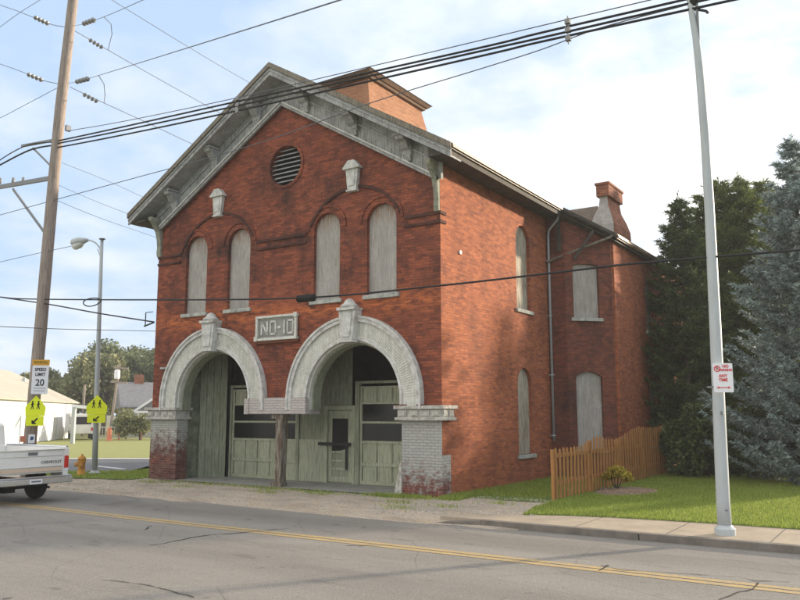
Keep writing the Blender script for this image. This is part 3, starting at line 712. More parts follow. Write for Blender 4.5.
for bx_ in (((LX0-.09, LX0-.004, YB-.04, YB+.08, .01, zt+.05), (LX1+.004, LX1+.09, YB-.04, YB+.08, .01, zt+.05), (LX0-.09, LX1+.09, YB-.05, YB+.08, zt+.05, zt+.13)), ((RX0-.15, RX0-.004, YB-.05, YB+.08, .01, zt+.08), (RX0-.15, RX1, YB-.06, YB+.08, zt+.08, zt+.15))):
    b_ = B(); [b_.box(*q_) for q_ in bx_]; b_.build('door_frame', M['green'], house)
ht = B(); ht.box(LX0-.22, LX0-.095, YB-.02, YB+.1, .01, 4.3); ht.build('door_track', M['iron'], house)
# centre partition between the overhead doors
dx0, dx1 = xb(328.5, 440), xb(353, 440)
zd = zb_(411, 340)
b_ = B(); px = LX1+.095; w_ = .16
while px < dx0-.12: 
    b_.box(px, min(px+w_-.008, dx0-.12), YB+.02, YB+.05, .01, 4.55); px += w_
px = dx0-.115
while px < xb(351.5, 350): b_.box(px, px+w_-.008, YB+.022, YB+.052, zd+.17, 4.55); px += w_
b_.build('board_partition', M['green'], house)
b_ = B(); b_.box(LX1+.092, dx0-.13, YB-.012, YB+.018, .02, 1.25); b_.box(LX1+.092, xb(351.5, 350), YB+.053, YB+.06, 0, 4.55); b_.build('partition_panel', M['green_light'], house)
fr = B(); fr.box(dx0-.12, dx0-.01, YB-.06, YB+.06, .01, zd+.16); fr.box(dx1+.01, RX0-.155, YB-.06, YB+.06, .01, zd+.16); fr.box(dx0-.01, dx1+.01, YB-.062, YB+.06, zd+.03, zd+.16)
fr.build('entry_frame', M['green_light'], house, bevel=.006)
dr = B(); wx0, wx1 = xb(332, 440), xb(348, 440); zw1, zw0 = zb_(418.5, 340), zb_(449, 340)
dr.box(dx0, wx0, YB, YB+.045, .05, zd+.02); dr.box(wx1, dx1, YB, YB+.045, .05, zd+.02); dr.box(wx0, wx1, YB+.001, YB+.044, zw1, zd+.02)
for z0_, z1_ in ((.05, .2), (.38, .46), (.62, .68), (zw0-.12, zw0)): dr.box(wx0, wx1, YB+.001, YB+.044, z0_, z1_)
ed = dr.build('entry_door', M['green_light'], house, bevel=.005)
dp = B(); dp.box(wx0, wx1, YB+.02, YB+.03, .1, zw0-.05); dp.build('door_panel', M['green'], ed)
dp = B(); dp.box(wx0, wx1, YB+.02, YB+.03, zw0, zw1); dp.prism([(wx0+.0, zw0-.06), (wx0+.3, zw0-.05), (wx1, zw0+.02), (wx1, zw0+.1), (wx0, zw0+.1)], YB-.005, YB+.012); dp.build('door_pane', M['black'], ed)
ib = B(); zbz = zb_(444, 340); ib.box(xb(320.5), xb(352.5), YB-.12, YB-.08, zbz-.045, zbz+.045); ib.box(xb(346.8), xb(349), YB-.08, YB-.062, zb_(470, 348), zbz); ib.box(xb(320.5), xb(352.5)+.02, YB-.13, YB-.122, zbz-.02, zbz+.02)
ib.build('security_bar', M['iron'], ed)
# ------------------ roof
SL = .6; ZRG = 12.2; XL, XR = -11.45, .68; YF = -.62; YE = 19.1; T = .14
def zr(x): return ZRG-SL*abs(x-XC)
b_ = B()
prof = [(XL, zr(XL)), (XC, ZRG), (XR, zr(XR)), (XR, zr(XR)-T), (XC, ZRG-T), (XL, zr(XL)-T)]
b_.prism(prof, YF+.0, 6.55); b_.prism(prof[:2]+[(-.2, zr(-.2)), (-.2, zr(-.2)-T), (XC, ZRG-T), (XL, zr(XL)-T)], 6.55, YE)
# extended slope over the wing
XW = 2.0
b_.add([(-.2, 6.55, zr(-.2)), (XR, 6.55, zr(XR)), (XW, 7.92, zr(XW)), (XW, YE, zr(XW)), (-.2, YE, zr(-.2))]+[(-.2, 6.55, zr(-.2)-T), (XR, 6.55, zr(XR)-T), (XW, 7.92, zr(XW)-T), (XW, YE, zr(XW)-T), (-.2, YE, zr(-.2)-T)],
       [(0, 1, 2, 3, 4), (9, 8, 7, 6, 5), (1, 6, 7, 2), (2, 7, 8, 3), (3, 8, 9, 4)])
roof = b_.build('roof', M['shingle'], house)
# cross ridge over the wing
yr = 12.; zx = at_y(597, 206, yr).z
cr_ = B(); x_in = XC+(ZRG-zx)/SL; 
cr_.add([(x_in, yr, zx), (.05, yr, zx), (.8, yr-1.7, zr(.8)+.02), (x_in+.1, yr-2.2+1.2, zr(x_in+.1)-.6), (.8, yr+1.7, zr(.8)+.02), (x_in+.1, yr+2.2, zr(x_in)-.6)],
        [(0, 1, 2, 3), (0, 5, 4, 1), (1, 4, 2), (3, 2, 4, 5), (0, 3, 5)])
cr_.build('cross_roof', M['shingle'], roof)
# rake fascia boards (brown crown, pale lower board) on the gable front
def rake(y0, y1, up, dn, m, name, x0=XL, x1=XR, off=0.):
    b = B()
    b.prism([(x0, zr(x0)-up), (XC, ZRG-up), (x1, zr(x1)-up), (x1, zr(x1)-dn), (XC, ZRG-dn), (x0, zr(x0)-dn)], y0, y1)
    return b.build(name, m, house)
rake(YF-.10, YF-.002, -.025, .13, M['fascia'], 'crown_moulding', XL-.05, XR+.04)
rake(YF-.05, YF-.004, .133, .36, M['trim'], 'rake_fascia', XL-.03, XR+.02)
rake(YF-.075, YF-.051, .19, .23, M['trim'], 'rake_bead', XL-.03, XR+.02)
rake(YF+.0, -.10, .30, .345, M['trim'], 'rake_soffit')
rake(-.099, -.003, .345, 1.03, M['trim'], 'frieze_board', -W-.1, .1)
rake(-.16, -.101, 1.0, 1.12, M['trim'], 'frieze_moulding', -W-.0, .0)
rake(-.20, -.161, .98, 1.03, M['arch_pale'], 'frieze_bead', -W-.0, .0)
rake(-.15, -.101, .58, .63, M['trim'], 'frieze_bead', -W-.1, .1)
# brick gable behind frieze is the facade itself; brackets
def console(cx, zc):       # scrolled bracket under the rake, profile in YZ
    p_ = [(-.101, zc-.62), (-.17, zc-.60), (-.2, zc-.45), (-.18, zc-.36), (-.3, zc-.28), (-.42, zc-.12), (-.52, zc-.1), (-.55, zc), (-.101, zc)]
    b = B().prism(p_, cx-.13, cx+.13, 'yz'); b.prism([(-.101, zc-.5), (-.21, zc-.42), (-.24, zc-.2), (-.101, zc-.15)], cx-.16, cx+.16, 'yz'); b.prism([(-.101, zc), (-.57, zc), (-.57, zc+.06), (-.101, zc+.06)], cx-.17, cx+.17, 'yz'); return b
for cx in (-6.3, -8.05, -9.85, -4.42, -2.66, -.9):
    console(cx, zr(cx)-.40).build('cornice_bracket', M['trim'], house, bevel=.01)
def corner_console(px, side):
    zt_ = 8.36; b = B()
    p_ = [(0, zt_-1.28), (.07, zt_-1.26), (.1, zt_-1.12), (.08, zt_-.95), (.11, zt_-.7), (.18, zt_-.45), (.32, zt_-.25), (.46, zt_-.12), (.5, zt_)]
    b.prism([(-.002-a, z) for a, z in p_]+[(-.002, zt_)], px-.12 if side > 0 else px-.02, px+.02 if side > 0 else px+.16, 'yz')
    ex = 0. if side > 0 else -W
    if side < 0: b.prism([(ex+side*(.003+a*1.15), z) for a, z in p_]+[(ex+side*.003, zt_)], .02, .26)
    b.build('corner_bracket', M['trim_green'], house, bevel=.01)
corner_console(-.02, 1); corner_console(-W, -1)
# side eave: soffit, gutter with old metal ribs
def eave(pa, pb_, outn, wall_in, name='eave_gutter', m=None):
    pa, pb_ = Vector(pa), Vector(pb_); o_ = Vector(outn)
    b = B()
    for dz, dy, w, h in ((0, .0, .07, .16), (.03, .05, .05, .05), (-.03, .06, .05, .035)):
        b.bar(pa+o_*dy+Vector((0, 0, dz)), pb_+o_*dy+Vector((0, 0, dz)), w, h)
    g = b.build(name, m or M['gutter'], house)
    return g
zE = zr(XR)-.07
eave((XR, YF-.02, zE), (XR, 6.55, zE), (1, 0, 0), 0)
zW = zr(XW)-.07; on = Vector((1.2, -1.44, 0)).normalized()
eave((XR, 6.55, zE), (XW, 7.92, zW), on, 0, m=M['soffit']); eave((XW, 7.92, zW), (XW, YE, zW), (1, 0, 0), 0)
b_ = B(); b_.box(.02, XR-.04, YF+.02, 6.6, zE-.16, zE-.12); b_.box(XR-.06, XR-.02, YF, 6.6, zE-.22, zE-.06)
b_.prism([(.02, zE-.12), (.02, zr(.02)-T-.002), (XR-.04, zr(XR-.04)-T-.002), (XR-.04, zE-.12)], YF+.02, YF+.05)
b_.add([(0, 6.6, zE-.15), (XR, 6.6, zE-.15), (XW-.05, 7.95, zW-.15), (XW-.05, YE, zW-.15), (0, YE, zE-.15)]+[(0, 6.6, zE-.11), (XR, 6.6, zE-.11), (XW-.05, 7.95, zW-.11), (XW-.05, YE, zW-.11), (0, YE, zE-.11)],
       [(0, 1, 2, 3, 4), (9, 8, 7, 6, 5), (0, 5, 6, 1), (1, 6, 7, 2), (2, 7, 8, 3)])
b_.build('eave_soffit', M['soffit'], house); b_ = B(); b_.box(XL+.04, -W-.0, YF+.02, YE, zr(XL)-.33, zr(XL)-.29); b_.box(XL+.0, XL+.04, YF+.0, YE, zr(XL)-.33, zr(XL)-T-.002)
b_.build('eave_soffit', M['soffit'], house)
# downpipes
yd = 6.86
b_ = B(); b_.tube([(.09, yd-.02, 1.15), (.09, yd-.02, 7.75), (.12, yd-.02, 7.95), (.45, yd-.12, 8.22), (.52, yd-.14, 8.36)], .042, 8)
for z in (1.3, 3.2, 5.1, 6.9): b_.box(.0, .15, yd-.09, yd+.03, z, z+.04)
b_.build('downpipe', M['pipe'], house, smooth=True)
b_ = B(); b_.tube([(.12, yd-.08, 6.88), (.25, yd-.1, 6.95), (1.85, 7.72, 7.66), (1.93, 7.8, 7.76)], .042, 8); b_.build('sloping_downpipe', M['fascia'], house, smooth=True)
b_ = B(); b_.bar((.85, 7.1, 6.95), (1.45, 7.32, 7.85), .07, .09); b_.bar((.45, 6.86, 7.2), (.45, 6.86, 8.3), .1, .1); b_.build('eave_strut', M['soffit'], house)
# cupola
cz0 = 10.9; cx0, cx1, cy0, cy1 = -7.1, -3.82, 2.15, 5.3
def frust(b, x0, x1, y0, y1, z0, z1, fl): b.add([(x0-fl, y0-fl, z0), (x1+fl, y0-fl, z0), (x1+fl, y1+fl, z0), (x0-fl, y1+fl, z0), (x0, y0, z1), (x1, y0, z1), (x1, y1, z1), (x0, y1, z1)], [(0, 3, 2, 1), (4, 5, 6, 7), (0, 1, 5, 4), (1, 2, 6, 5), (2, 3, 7, 6), (3, 0, 4, 7)])
b_ = B(); frust(b_, cx0, cx1, cy0, cy1, cz0, 12.42, .32); cu = b_.build('cupola', M['cupola'], house)
b_ = B(); frust(b_, cx0-.14, cx1+.14, cy0-.14, cy1+.14, 12.421, 12.50, -.04); frust(b_, cx0-.28, cx1+.28, cy0-.28, cy1+.28, 12.501, 12.60, -.1)
b_.add([(cx0-.3, cy0-.3, 12.601), (cx1+.3, cy0-.3, 12.601), (cx1+.3, cy1+.3, 12.601), (cx0-.3, cy1+.3, 12.601), ((cx0+cx1)/2, (cy0+cy1)/2, 12.68)], [(0, 3, 2, 1), (0, 1, 4), (1, 2, 4), (2, 3, 4), (3, 0, 4)])
b_.build('cupola_cornice', M['cornice_warm'], cu)
# chimney
yC = 10.4
X0 = at_y(597.5, 200, yC).x; X1 = at_y(608.5, 200, yC).x; zT = at_y(609, 181, yC).z; y1c = at_x(621, 188, X1).y
zcap = at_y(609, 195, yC).z
b_ = B(); dy = y1c-yC
def lvl(z, e): return [(X0-e, yC-e, z), (X1+e, yC-e, z), (X1+e, y1c+e, z), (X0-e, y1c+e, z)]
rings = [lvl(7.2, .26), lvl(zcap-1.1, .22), lvl(zcap-.75, .12), lvl(zcap-.4, -.02), lvl(zcap-.1, -.06), lvl(zcap, -.06)]
vs = [v for r in rings for v in r]; fs = []; 
cb = B(); cb.add(vs, []); 
for i in range(len(rings)-1):
    for j in range(4): cb.f.append((i*4+j, i*4+(j+1) % 4, (i+1)*4+(j+1) % 4, (i+1)*4+j)); cb.mi.append(1 if j in (0,) else 0)
me_o = cb.build('chimney', [M['chim'], M['plaster']], roof)
b_ = B(); b_.box(X0-.03, X1+.03, yC-.03, y1c+.03, zcap, zT-.1); b_.box(X0-.07, X1+.07, yC-.07, y1c+.07, zT-.1, zT-.02); b_.box(X0+.05, X1-.05, yC+.05, y1c-.05, zT-.02, zT)
b_.build('chimney_cap', M['chim'], roof)
# wall lamp bracket and cable bracket on left wall edge, small tag
b_ = B(); b_.bar((-W-.02, -.06, 4.95), (-W-.5, -.06, 4.85), .04, .04); b_.bar((-W-.45, -.06, 4.85), (-W-.45, -.06, 5.3), .025, .025); b_.bar((-W-.45, -.06, 5.3), (-W-.1, -.06, 5.3), .02, .02)
b_.build('cable_bracket', M['iron'], house)
b_ = B(); b_.lathe([(.0, 0), (.05, 0), (.05, .04), (0, .04)], (.0, 1.0, 6.2), 10, 'x'); b_.build('wall_knob', M['sign_white'], house)
b_ = B(); b_.box(-10.35, -10.0, -.05, -.002, 3.42, 3.48); b_.build('iron_tag', M['trim'], house)

# ------------------------------------------------------------------ PLANTS
def rot_about(v, k, a):
    return v*np.cos(a)+np.cross(k, v)*np.sin(a)+k*(np.sum(k*v, -1, keepdims=True))*(1-np.cos(a))
def conifer(name, x, y, h, r, m, label, cat, seed, z0=.15, step=.2, nb=9, lift=.15, droop=.35, power=1.15, twl=.34, fins=7, fsize=.085, tops=None, squash=1., group=None, fat=.2, jit=.25, lean=(0, 0)):
    rg = np.random.default_rng(seed); root = empty(name, (x, y, 0), label=label, cat=cat, group=group)
    TW = []      # twigs: base, dir, length
    stems = tops or [(0, 0, h, r)]
    tb = B()
    for sx, sy, hh, rr in stems:
        tb.tube([(sx*.2, sy*.2, -.1), (sx*.7, sy*.7, hh*.4), (sx, sy, hh*.97)], [.035*rr+.1, .06*rr*.6+.03, .012], 8)
        z = z0
        while z < hh-.05:
            t = z/hh; Lm = rr*((1-t)**power)*(1.0 if t > .12 else .85+t*1.2)+.10
            for b in range(nb if t < .85 else 5):
                a = rg.uniform(0, 2*math.pi); Lb = Lm*rg.uniform(.9-jit*1.3, .9+jit)
                if rg.random() < .08: Lb *= 1.2
                ns = max(3, int(Lb/.085)); s = (np.arange(ns)+rg.uniform(0, 1, ns))/ns
                s = s[s > max(0, .28-.1/Lb)] if Lb > .6 else s
                if len(s) == 0: continue
                sz = z+rg.uniform(-.1, .1)
                cxz = .2+.8*min(1, z/(hh*.5))
                P = np.stack([sx*cxz+np.cos(a)*Lb*s, sy*cxz+np.sin(a)*Lb*s*squash, sz+Lb*(lift*s+(-droop)*(s*(1-s)*1.6)-droop*.35*s**2)], -1)
                d = np.array([math.cos(a), math.sin(a), lift-droop*.3]); d /= np.linalg.norm(d)
                side = np.array([-math.sin(a), math.cos(a), 0])
                for sg in (-1, 1):
                    ll = twl*(1.05-s*.75)*rg.uniform(.6, 1.2, len(s))*min(1, .35+Lb)
                    dd = d*.75+side*sg*rg.uniform(.45, .95, (len(s), 1))+np.array([0, 0, 1])*rg.uniform(-.35, .25, (len(s), 1))
                    dd /= np.linalg.norm(dd, axis=1, keepdims=True)
                    TW.append(np.concatenate([P, dd, ll[:, None]], 1))
                tip = P[-1:]; TW.append(np.concatenate([tip, d[None], [[twl*.6]]], 1))
            z += step*rg.uniform(.7, 1.2)*(1 if t < .8 else .7)
        # leader
        TW.append(np.array([[sx, sy, hh-.1, 0, 0, 1., .35], [sx, sy, hh-.25, .3, 0, 1., .25], [sx, sy, hh-.25, -.2, .2, 1., .25]]))
    TW = np.concatenate(TW); n = len(TW)
    base = np.repeat(TW[:, :3], fins, 0); dr = np.repeat(TW[:, 3:6], fins, 0); ln = np.repeat(TW[:, 6], fins)
    t = np.tile((np.arange(fins)+.5)/fins, n)+rg.uniform(-.06, .06, n*fins)
    P = base+dr*(ln*t)[:, None]; P[:, 2] -= .06*(t**2)*ln
    ref = rg.normal(size=(n*fins, 3)); out = np.cross(dr, ref); out /= np.linalg.norm(out, axis=1, keepdims=True)+1e-9
    nd = dr*.8+out*rg.uniform(.45, .95, (n*fins, 1)); nd /= np.linalg.norm(nd, axis=1, keepdims=True)
    wv = np.cross(nd, rg.normal(size=nd.shape)); wv /= np.linalg.norm(wv, axis=1, keepdims=True)+1e-9
    fl = fsize*rg.uniform(.7, 1.4, (n*fins, 1))*(1.1-.4*t[:, None]); fw = fl*fat
    V = np.stack([P-wv*fw, P+wv*fw, P+nd*fl*1.5], 1).reshape(-1, 3); F = np.arange(len(V)).reshape(-1, 3)
    V[:, 2] = np.maximum(V[:, 2], .02)
    if lean != (0, 0): V[:, 0] += lean[0]*V[:, 2]; V[:, 1] += lean[1]*V[:, 2]
    tb.build('trunk', M['bark'], root); npmesh('crown', V, F, m, root)
    return root
conifer('blue_spruce', 7.2, 8.9, 10.2, 2.75, M['blue_needle'], 'tall pointed blue-grey spruce at the right edge of the lawn', 'tree', 11, z0=.2, step=.20, nb=10, lift=.42, droop=.55, power=.86, twl=.42, fins=11, fsize=.095, jit=.3, fat=.27)
conifer('evergreen_tree', 3.75, 15.2, 11.2, 2.4, M['yew_needle'], 'dark olive-green evergreen with several tops between the firehouse and the blue spruce', 'tree', 12,
        z0=.5, step=.19, nb=9, lift=.35, droop=.4, power=.55, twl=.44, fins=8, fsize=.11, jit=.3, tops=[(-.55, 0, 10.5, 1.7), (.1, .3, 11.2, 2.3), (.85, -.1, 11.1, 2.2), (1.5, 1.9, 11.3, 2.4)])
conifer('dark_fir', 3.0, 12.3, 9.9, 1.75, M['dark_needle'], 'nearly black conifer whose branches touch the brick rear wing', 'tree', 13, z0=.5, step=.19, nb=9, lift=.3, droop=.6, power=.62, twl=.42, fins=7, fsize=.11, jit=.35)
conifer('dark_fir', 12.3, 23.3, 9.9, 2.7, M['dark_needle'], 'dark conifer added out of sight behind the blue spruce to shade the side wall', 'tree', 14, z0=.3, step=.25, nb=9, lift=.2, droop=.5, power=.9, twl=.5, fins=6, fsize=.13)  # unseen tree added for the shadow it casts on the side wall
# dense dark hedge under the conifers
def leaf_cloud(n, blobs, size, rg, surf=.55):
    w = np.array([b[3]*b[4]*b[5] for b in blobs])**.7; w /= w.sum(); i = rg.choice(len(blobs), n, p=w); Bl = np.array(blobs)[i]
    d = rg.normal(size=(n, 3)); d /= np.linalg.norm(d, axis=1, keepdims=True); rad = rg.uniform(surf, 1, (n, 1))**.6
    P = Bl[:, :3]+d*rad*Bl[:, 3:6]*rg.uniform(.82, 1.1, (n, 1))
    a = rg.normal(size=(n, 3)); a /= np.linalg.norm(a, axis=1, keepdims=True); b_ = np.cross(a, rg.normal(size=(n, 3))); b_ /= np.linalg.norm(b_, axis=1, keepdims=True)
    s = size*rg.uniform(.6, 1.4, (n, 1))
    V = np.stack([P-a*s, P+b_*s*.6, P+a*s, P-b_*s*.6], 1); 
    return V.reshape(-1, 3), np.arange(n*4).reshape(-1, 4)
rg = np.random.default_rng(5)
hb = [(x_+rg.uniform(-.2, .2), y_+rg.uniform(-.3, .3), rg.uniform(.5, 2.0), .7, .6, .6) for x_ in np.arange(3.2, 8.4, .35) for y_ in (9.6, 10.3)]
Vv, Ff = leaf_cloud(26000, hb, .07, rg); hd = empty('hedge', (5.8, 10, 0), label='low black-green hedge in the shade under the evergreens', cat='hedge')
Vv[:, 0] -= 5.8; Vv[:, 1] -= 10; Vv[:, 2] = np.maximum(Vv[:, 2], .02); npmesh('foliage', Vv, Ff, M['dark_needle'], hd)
hs = B()
for x_ in np.arange(-2.4, 2.5, .6): hs.tube([(x_, 0, -.05), (x_+.1, .1, 1.2)], [.05, .02], 6)
hs.build('stem', M['bark'], hd)
# small yellow bush on the mulch
gb = at_z(617, 490.5)
yb_ = empty('yellow_shrub', (gb.x, gb.y, 0), label='small yellow-green shrub in the mulch bed by the picket fence', cat='shrub')
Vv, Ff = leaf_cloud(2600, [(0, 0, .48, .28, .28, .15), (.2, 0, .42, .22, .22, .12), (-.22, .05, .36, .2, .2, .11), (.05, -.1, .56, .2, .2, .1), (.3, .1, .3, .14, .14, .08)], .032, rg, .2); npmesh('foliage', Vv, Ff, M['bush_yellow'], yb_)
tb = B(); [tb.tube([(0, 0, -.02), (.1*math.cos(a), .1*math.sin(a), .2), (.18*math.cos(a), .18*math.sin(a), .42)], [.022, .014, .008], 6) for a in (0, 1.6, 3.2, 4.6)]; tb.build('stem', M['bark'], yb_)
mb = B(); mc = at_z(624, 491.5); pts = [(mc.x+.05+(.78+.08*math.sin(3*a))*math.cos(a)*.9, mc.y+1.25*(1+.06*math.sin(2*a+1))*math.sin(a)) for a in np.linspace(0, 2*math.pi, 30, endpoint=False)]
mb.add([(x_, y_, .010) for x_, y_ in pts]+[(mc.x, mc.y, .07)], [(i, (i+1) % 30, 30) for i in range(30)]); mb.build('mulch_bed', M['mulch'], kind='structure')
Vs, Fs = scatter_stones(900, lambda: (lambda a, t: (mc.x+.7*t*math.cos(a), mc.y+1.15*t*math.sin(a), .07-.05*t))(random.uniform(0, 6.28), math.sqrt(random.random())), .01, .03)
npmesh('mulch_chips', Vs, Fs, M['mulch'], kind='stuff', label='pale bark chips on the mulch bed')
# grass blades
def inpoly(P, poly):
    x, y = P[:, 0], P[:, 1]; c = np.zeros(len(P), bool); n = len(poly)
    for i in range(n):
        x0_, y0_ = poly[i]; x1_, y1_ = poly[(i+1) % n]
        k = ((y0_ > y) != (y1_ > y)); c ^= k & (x < (x1_-x0_)*(y-y0_)/((y1_-y0_) if y1_ != y0_ else 1e-9)+x0_)
    return c
def blades(P, hmin, hmax, rg, w=.006):
    n = len(P); a = rg.uniform(0, 2*math.pi, n); h = rg.uniform(hmin, hmax, n); ln = rg.uniform(0, .6, n)*h; b2 = rg.uniform(0, 6.28, n)
    dx, dy = np.cos(a)*w, np.sin(a)*w
    V = np.stack([P+np.stack([dx, dy, 0*dx], 1), P-np.stack([dx, dy, 0*dx], 1), P+np.stack([np.cos(b2)*ln, np.sin(b2)*ln, h], 1)], 1)
    return V.reshape(-1, 3), np.arange(n*3).reshape(-1, 3)
rg = np.random.default_rng(9)
n = 150000; P = np.stack([2.5+rg.uniform(0, 1, n)*6.5, -2+rg.uniform(0, 1, n)**1.25*13, np.full(n, .0)], 1); P = P[inpoly(P, lawn_poly)]
P = P[((P[:, 0]-mc.x)/.8)**2+((P[:, 1]-mc.y)/1.3)**2 > 1]
V1, F1 = blades(P, .03, .075, rg, .007); npmesh('lawn_grass', V1, F1, M['blade'], kind='stuff', label='short mown grass of the front lawn')
n = 26000; Q = np.stack([rg.uniform(.02, 2.45, n), .4+rg.uniform(0, 1, n)**1.4*7, np.full(n, 0.)], 1); keep = (Q[:, 1] > .75+1.1*(Q[:, 0]/2.4)*(.6+.8*rg.uniform(size=n))) | (Q[:, 0] < .35)
e1 = np.stack([rg.uniform(.02, .6, 2200), rg.uniform(-.3, .6, 2200), np.full(2200, -.01)], 1); e2 = np.stack([rg.normal(-.9, .5, 2500), rg.normal(-.35, .15, 2500), np.full(2500, -.02)], 1)
e4 = np.concatenate([np.stack([rg.normal(cx_, .28, 160), rg.normal(cy_, .12, 160), np.full(160, -.03)], 1) for cx_, cy_ in ((-.4, -1.3), (.9, -1.5), (-4.6, -1.2), (-3.1, -.9), (-7.5, -1.4), (1.6, -.3), (-9.6, -.9), (.2, -2.2))])
V2, F2 = blades(np.concatenate([Q[keep], e1, e2, e4]), .03, .13, rg, .008); npmesh('yard_grass', V2, F2, M['blade'], kind='stuff', label='rough grass and weeds along the foot of the brick side wall')
n = 30000; P = np.stack([rg.uniform(-17, -10.7, n), rg.uniform(-1.4, 8, n), np.full(n, 0.)], 1); P = P[inpoly(P, [(-16.5, -1.0), (-13.5, -1.5), (-10.8, -.7), (-10.75, 9), (-14, 6.5), (-13.9, 3.2), (-13.7, 1.7), (-14.8, .45), (-17, .2)])]
e3 = np.stack([rg.normal(-5.5, 2.5, 1200), rg.normal(-.45, .12, 1200), np.full(1200, -.02)], 1)
V3, F3 = blades(np.concatenate([P, e3]), .03, .11, rg, .01); npmesh('corner_grass_blades', V3, F3, M['blade'], kind='stuff', label='grass on the corner strip left of the firehouse')

# background trees on the left
def broadleaf(x, y, h, r, m, label, seed, n=9000, lobes=16, sz=.2):
    rg = np.random.default_rng(seed); root = empty('broadleaf_tree', (x, y, 0), label=label, cat='tree', group='trees behind the field')
    bl = []
    for _ in range(lobes):
        a = rg.uniform(0, 6.28); rr = r*math.sqrt(rg.uniform(0, 1))*.75; z = h*rg.uniform(.38, .86)*(1-.25*(rr/r)**2); s = r*rg.uniform(.26, .45)
        bl.append((rr*math.cos(a), rr*math.sin(a), z, s, s, s*.75))
    V, F = leaf_cloud(n, bl, sz, rg, .35); npmesh('crown', V, F, m, root)
    b = B(); b.tube([(0, 0, -.2), (.1, 0, h*.25), (0, .1, h*.6)], [.28, .22, .1], 8)
    for q_ in bl[:8]: b.tube([(.05, 0, h*.28), (q_[0]*.5, q_[1]*.5, (h*.3+q_[2])*.5), q_[:3]], [.12, .07, .02], 6)
    b.build('trunk', M['bark'], root); return root
def gpt(u, dist):      # ground point in image column u at a given distance
    d = ray(u, 414); d.z = 0; d.normalize(); return (CP.x+d.x*dist, CP.y+d.y*dist)
tl = ['bushy olive-green tree just right of the white metal building', 'broad tree whose crown stands behind the left steel lamp pole', 'darker tree rising behind the crossarm pole',
      'loose tree with sparse top touching the left edge of the firehouse', 'dense green tree behind the grey roofed house', 'low tree behind the white van', 'tall tree partly hidden by the firehouse wall', 'tree far left behind the white metal building roof']
for i, (u, d, h, r, mk) in enumerate([(64, 92, 8.3, 4.2, 'leaf_olive'), (88, 88, 9.3, 5.0, 'leaf_olive'), (118, 96, 11.0, 5.2, 'leaf_far'), (135, 104, 12.0, 4.6, 'leaf_far'), (150, 92, 10.2, 4.6, 'leaf_far'), (104, 84, 8.2, 4.2, 'leaf_olive'), (172, 98, 12.3, 5., 'leaf_far'), (48, 104, 8., 4., 'leaf_olive')]):
    x, y = gpt(u, d); broadleaf(x, y, h, r, M[mk], tl[i], 40+i)
for i, (u, d, h, r, mk, lb) in enumerate([(141, 66, 2.9, 1.9, 'leaf_olive', 'sunlit yellow-green bush in front of the grey roofed house'), (127, 69, 2.4, 1.5, 'leaf_far', 'round green bush beside the house porch')]):
    x, y = gpt(u, d); root = empty('garden_bush', (x, y, 0), label=lb, cat='bush'); rg = np.random.default_rng(70+i)
    V, F = leaf_cloud(2500, [(rg.uniform(-.6, .6)*r, rg.uniform(-.5, .5)*r, h*rg.uniform(.3, .7), r*.4, r*.4, h*.3) for _ in range(9)], .12, rg, .3); V[:, 2] = np.maximum(V[:, 2], 0); npmesh('foliage', V, F, M[mk], root)
    tb = B(); tb.tube([(0, 0, -.1), (0, 0, h*.6)], [.08, .04], 6); tb.build('stem', M['bark'], root)

# ------------------------------------------------------------------ FENCE
fx = 2.5; fz = [(.7, 1.2), (2.3, 1.19), (2.9, 1.27), (3.5, 1.38), (3.9, 1.41), (4.6, 1.32), (5.3, 1.28), (6.1, 1.40), (6.9, 1.55), (7.6, 1.62), (8.4, 1.58), (9.2, 1.56), (10.2, 1.62), (11.2, 1.6)]
def fence_top(y):
    for (a, za), (b__, zb__) in zip(fz, fz[1:]):
        if a <= y <= b__: return za+(zb__-za)*(y-a)/(b__-a)
    return fz[-1][1]
fen = empty('picket_fence', (fx, .85, 0), label='cedar picket fence with a wavy top running back beside the lawn', cat='fence')
pk_ = B(); rnd = random.Random(2)
for k_ in range(42):
    y = .02+k_*.24; zt = fence_top(y+.85)+rnd.uniform(-.015, .015); zz = .02+rnd.uniform(0, .03); tl_ = rnd.uniform(-.012, .012)
    for sgn, dy in ((1, 0),):
        xo = .035 if sgn > 0 else -.057
        yy = y+dy; z_ = zt-(.01 if sgn < 0 else 0)
        pk_.add([(xo, yy, zz), (xo+.022, yy, zz), (xo+.022, yy+.105, zz), (xo, yy+.105, zz), (xo, yy+tl_, z_-.05), (xo+.022, yy+tl_, z_-.05), (xo+.022, yy+.105+tl_, z_-.05), (xo, yy+.105+tl_, z_-.05),
                 (xo, yy+.035+tl_, z_), (xo+.022, yy+.035+tl_, z_), (xo+.022, yy+.07+tl_, z_), (xo, yy+.07+tl_, z_)],
                [(0, 3, 2, 1), (0, 1, 5, 4), (1, 2, 6, 5), (2, 3, 7, 6), (3, 0, 4, 7), (4, 5, 9, 8), (5, 6, 10, 9), (6, 7, 11, 10), (7, 4, 8, 11), (8, 9, 10, 11)])
pk_.build('picket_panel', M['cedar'], fen)
for z in (.35, .98): B().box(-.033, .033, 0, 10, z, z+.085).build('rail', M['cedar'], fen)
for y in (0, 2.4, 4.8, 7.2, 9.6): B().box(-.045, .033, y-.045, y+.045, -.1, fence_top(y+.85)-.03).build('post', M['cedar'], fen)

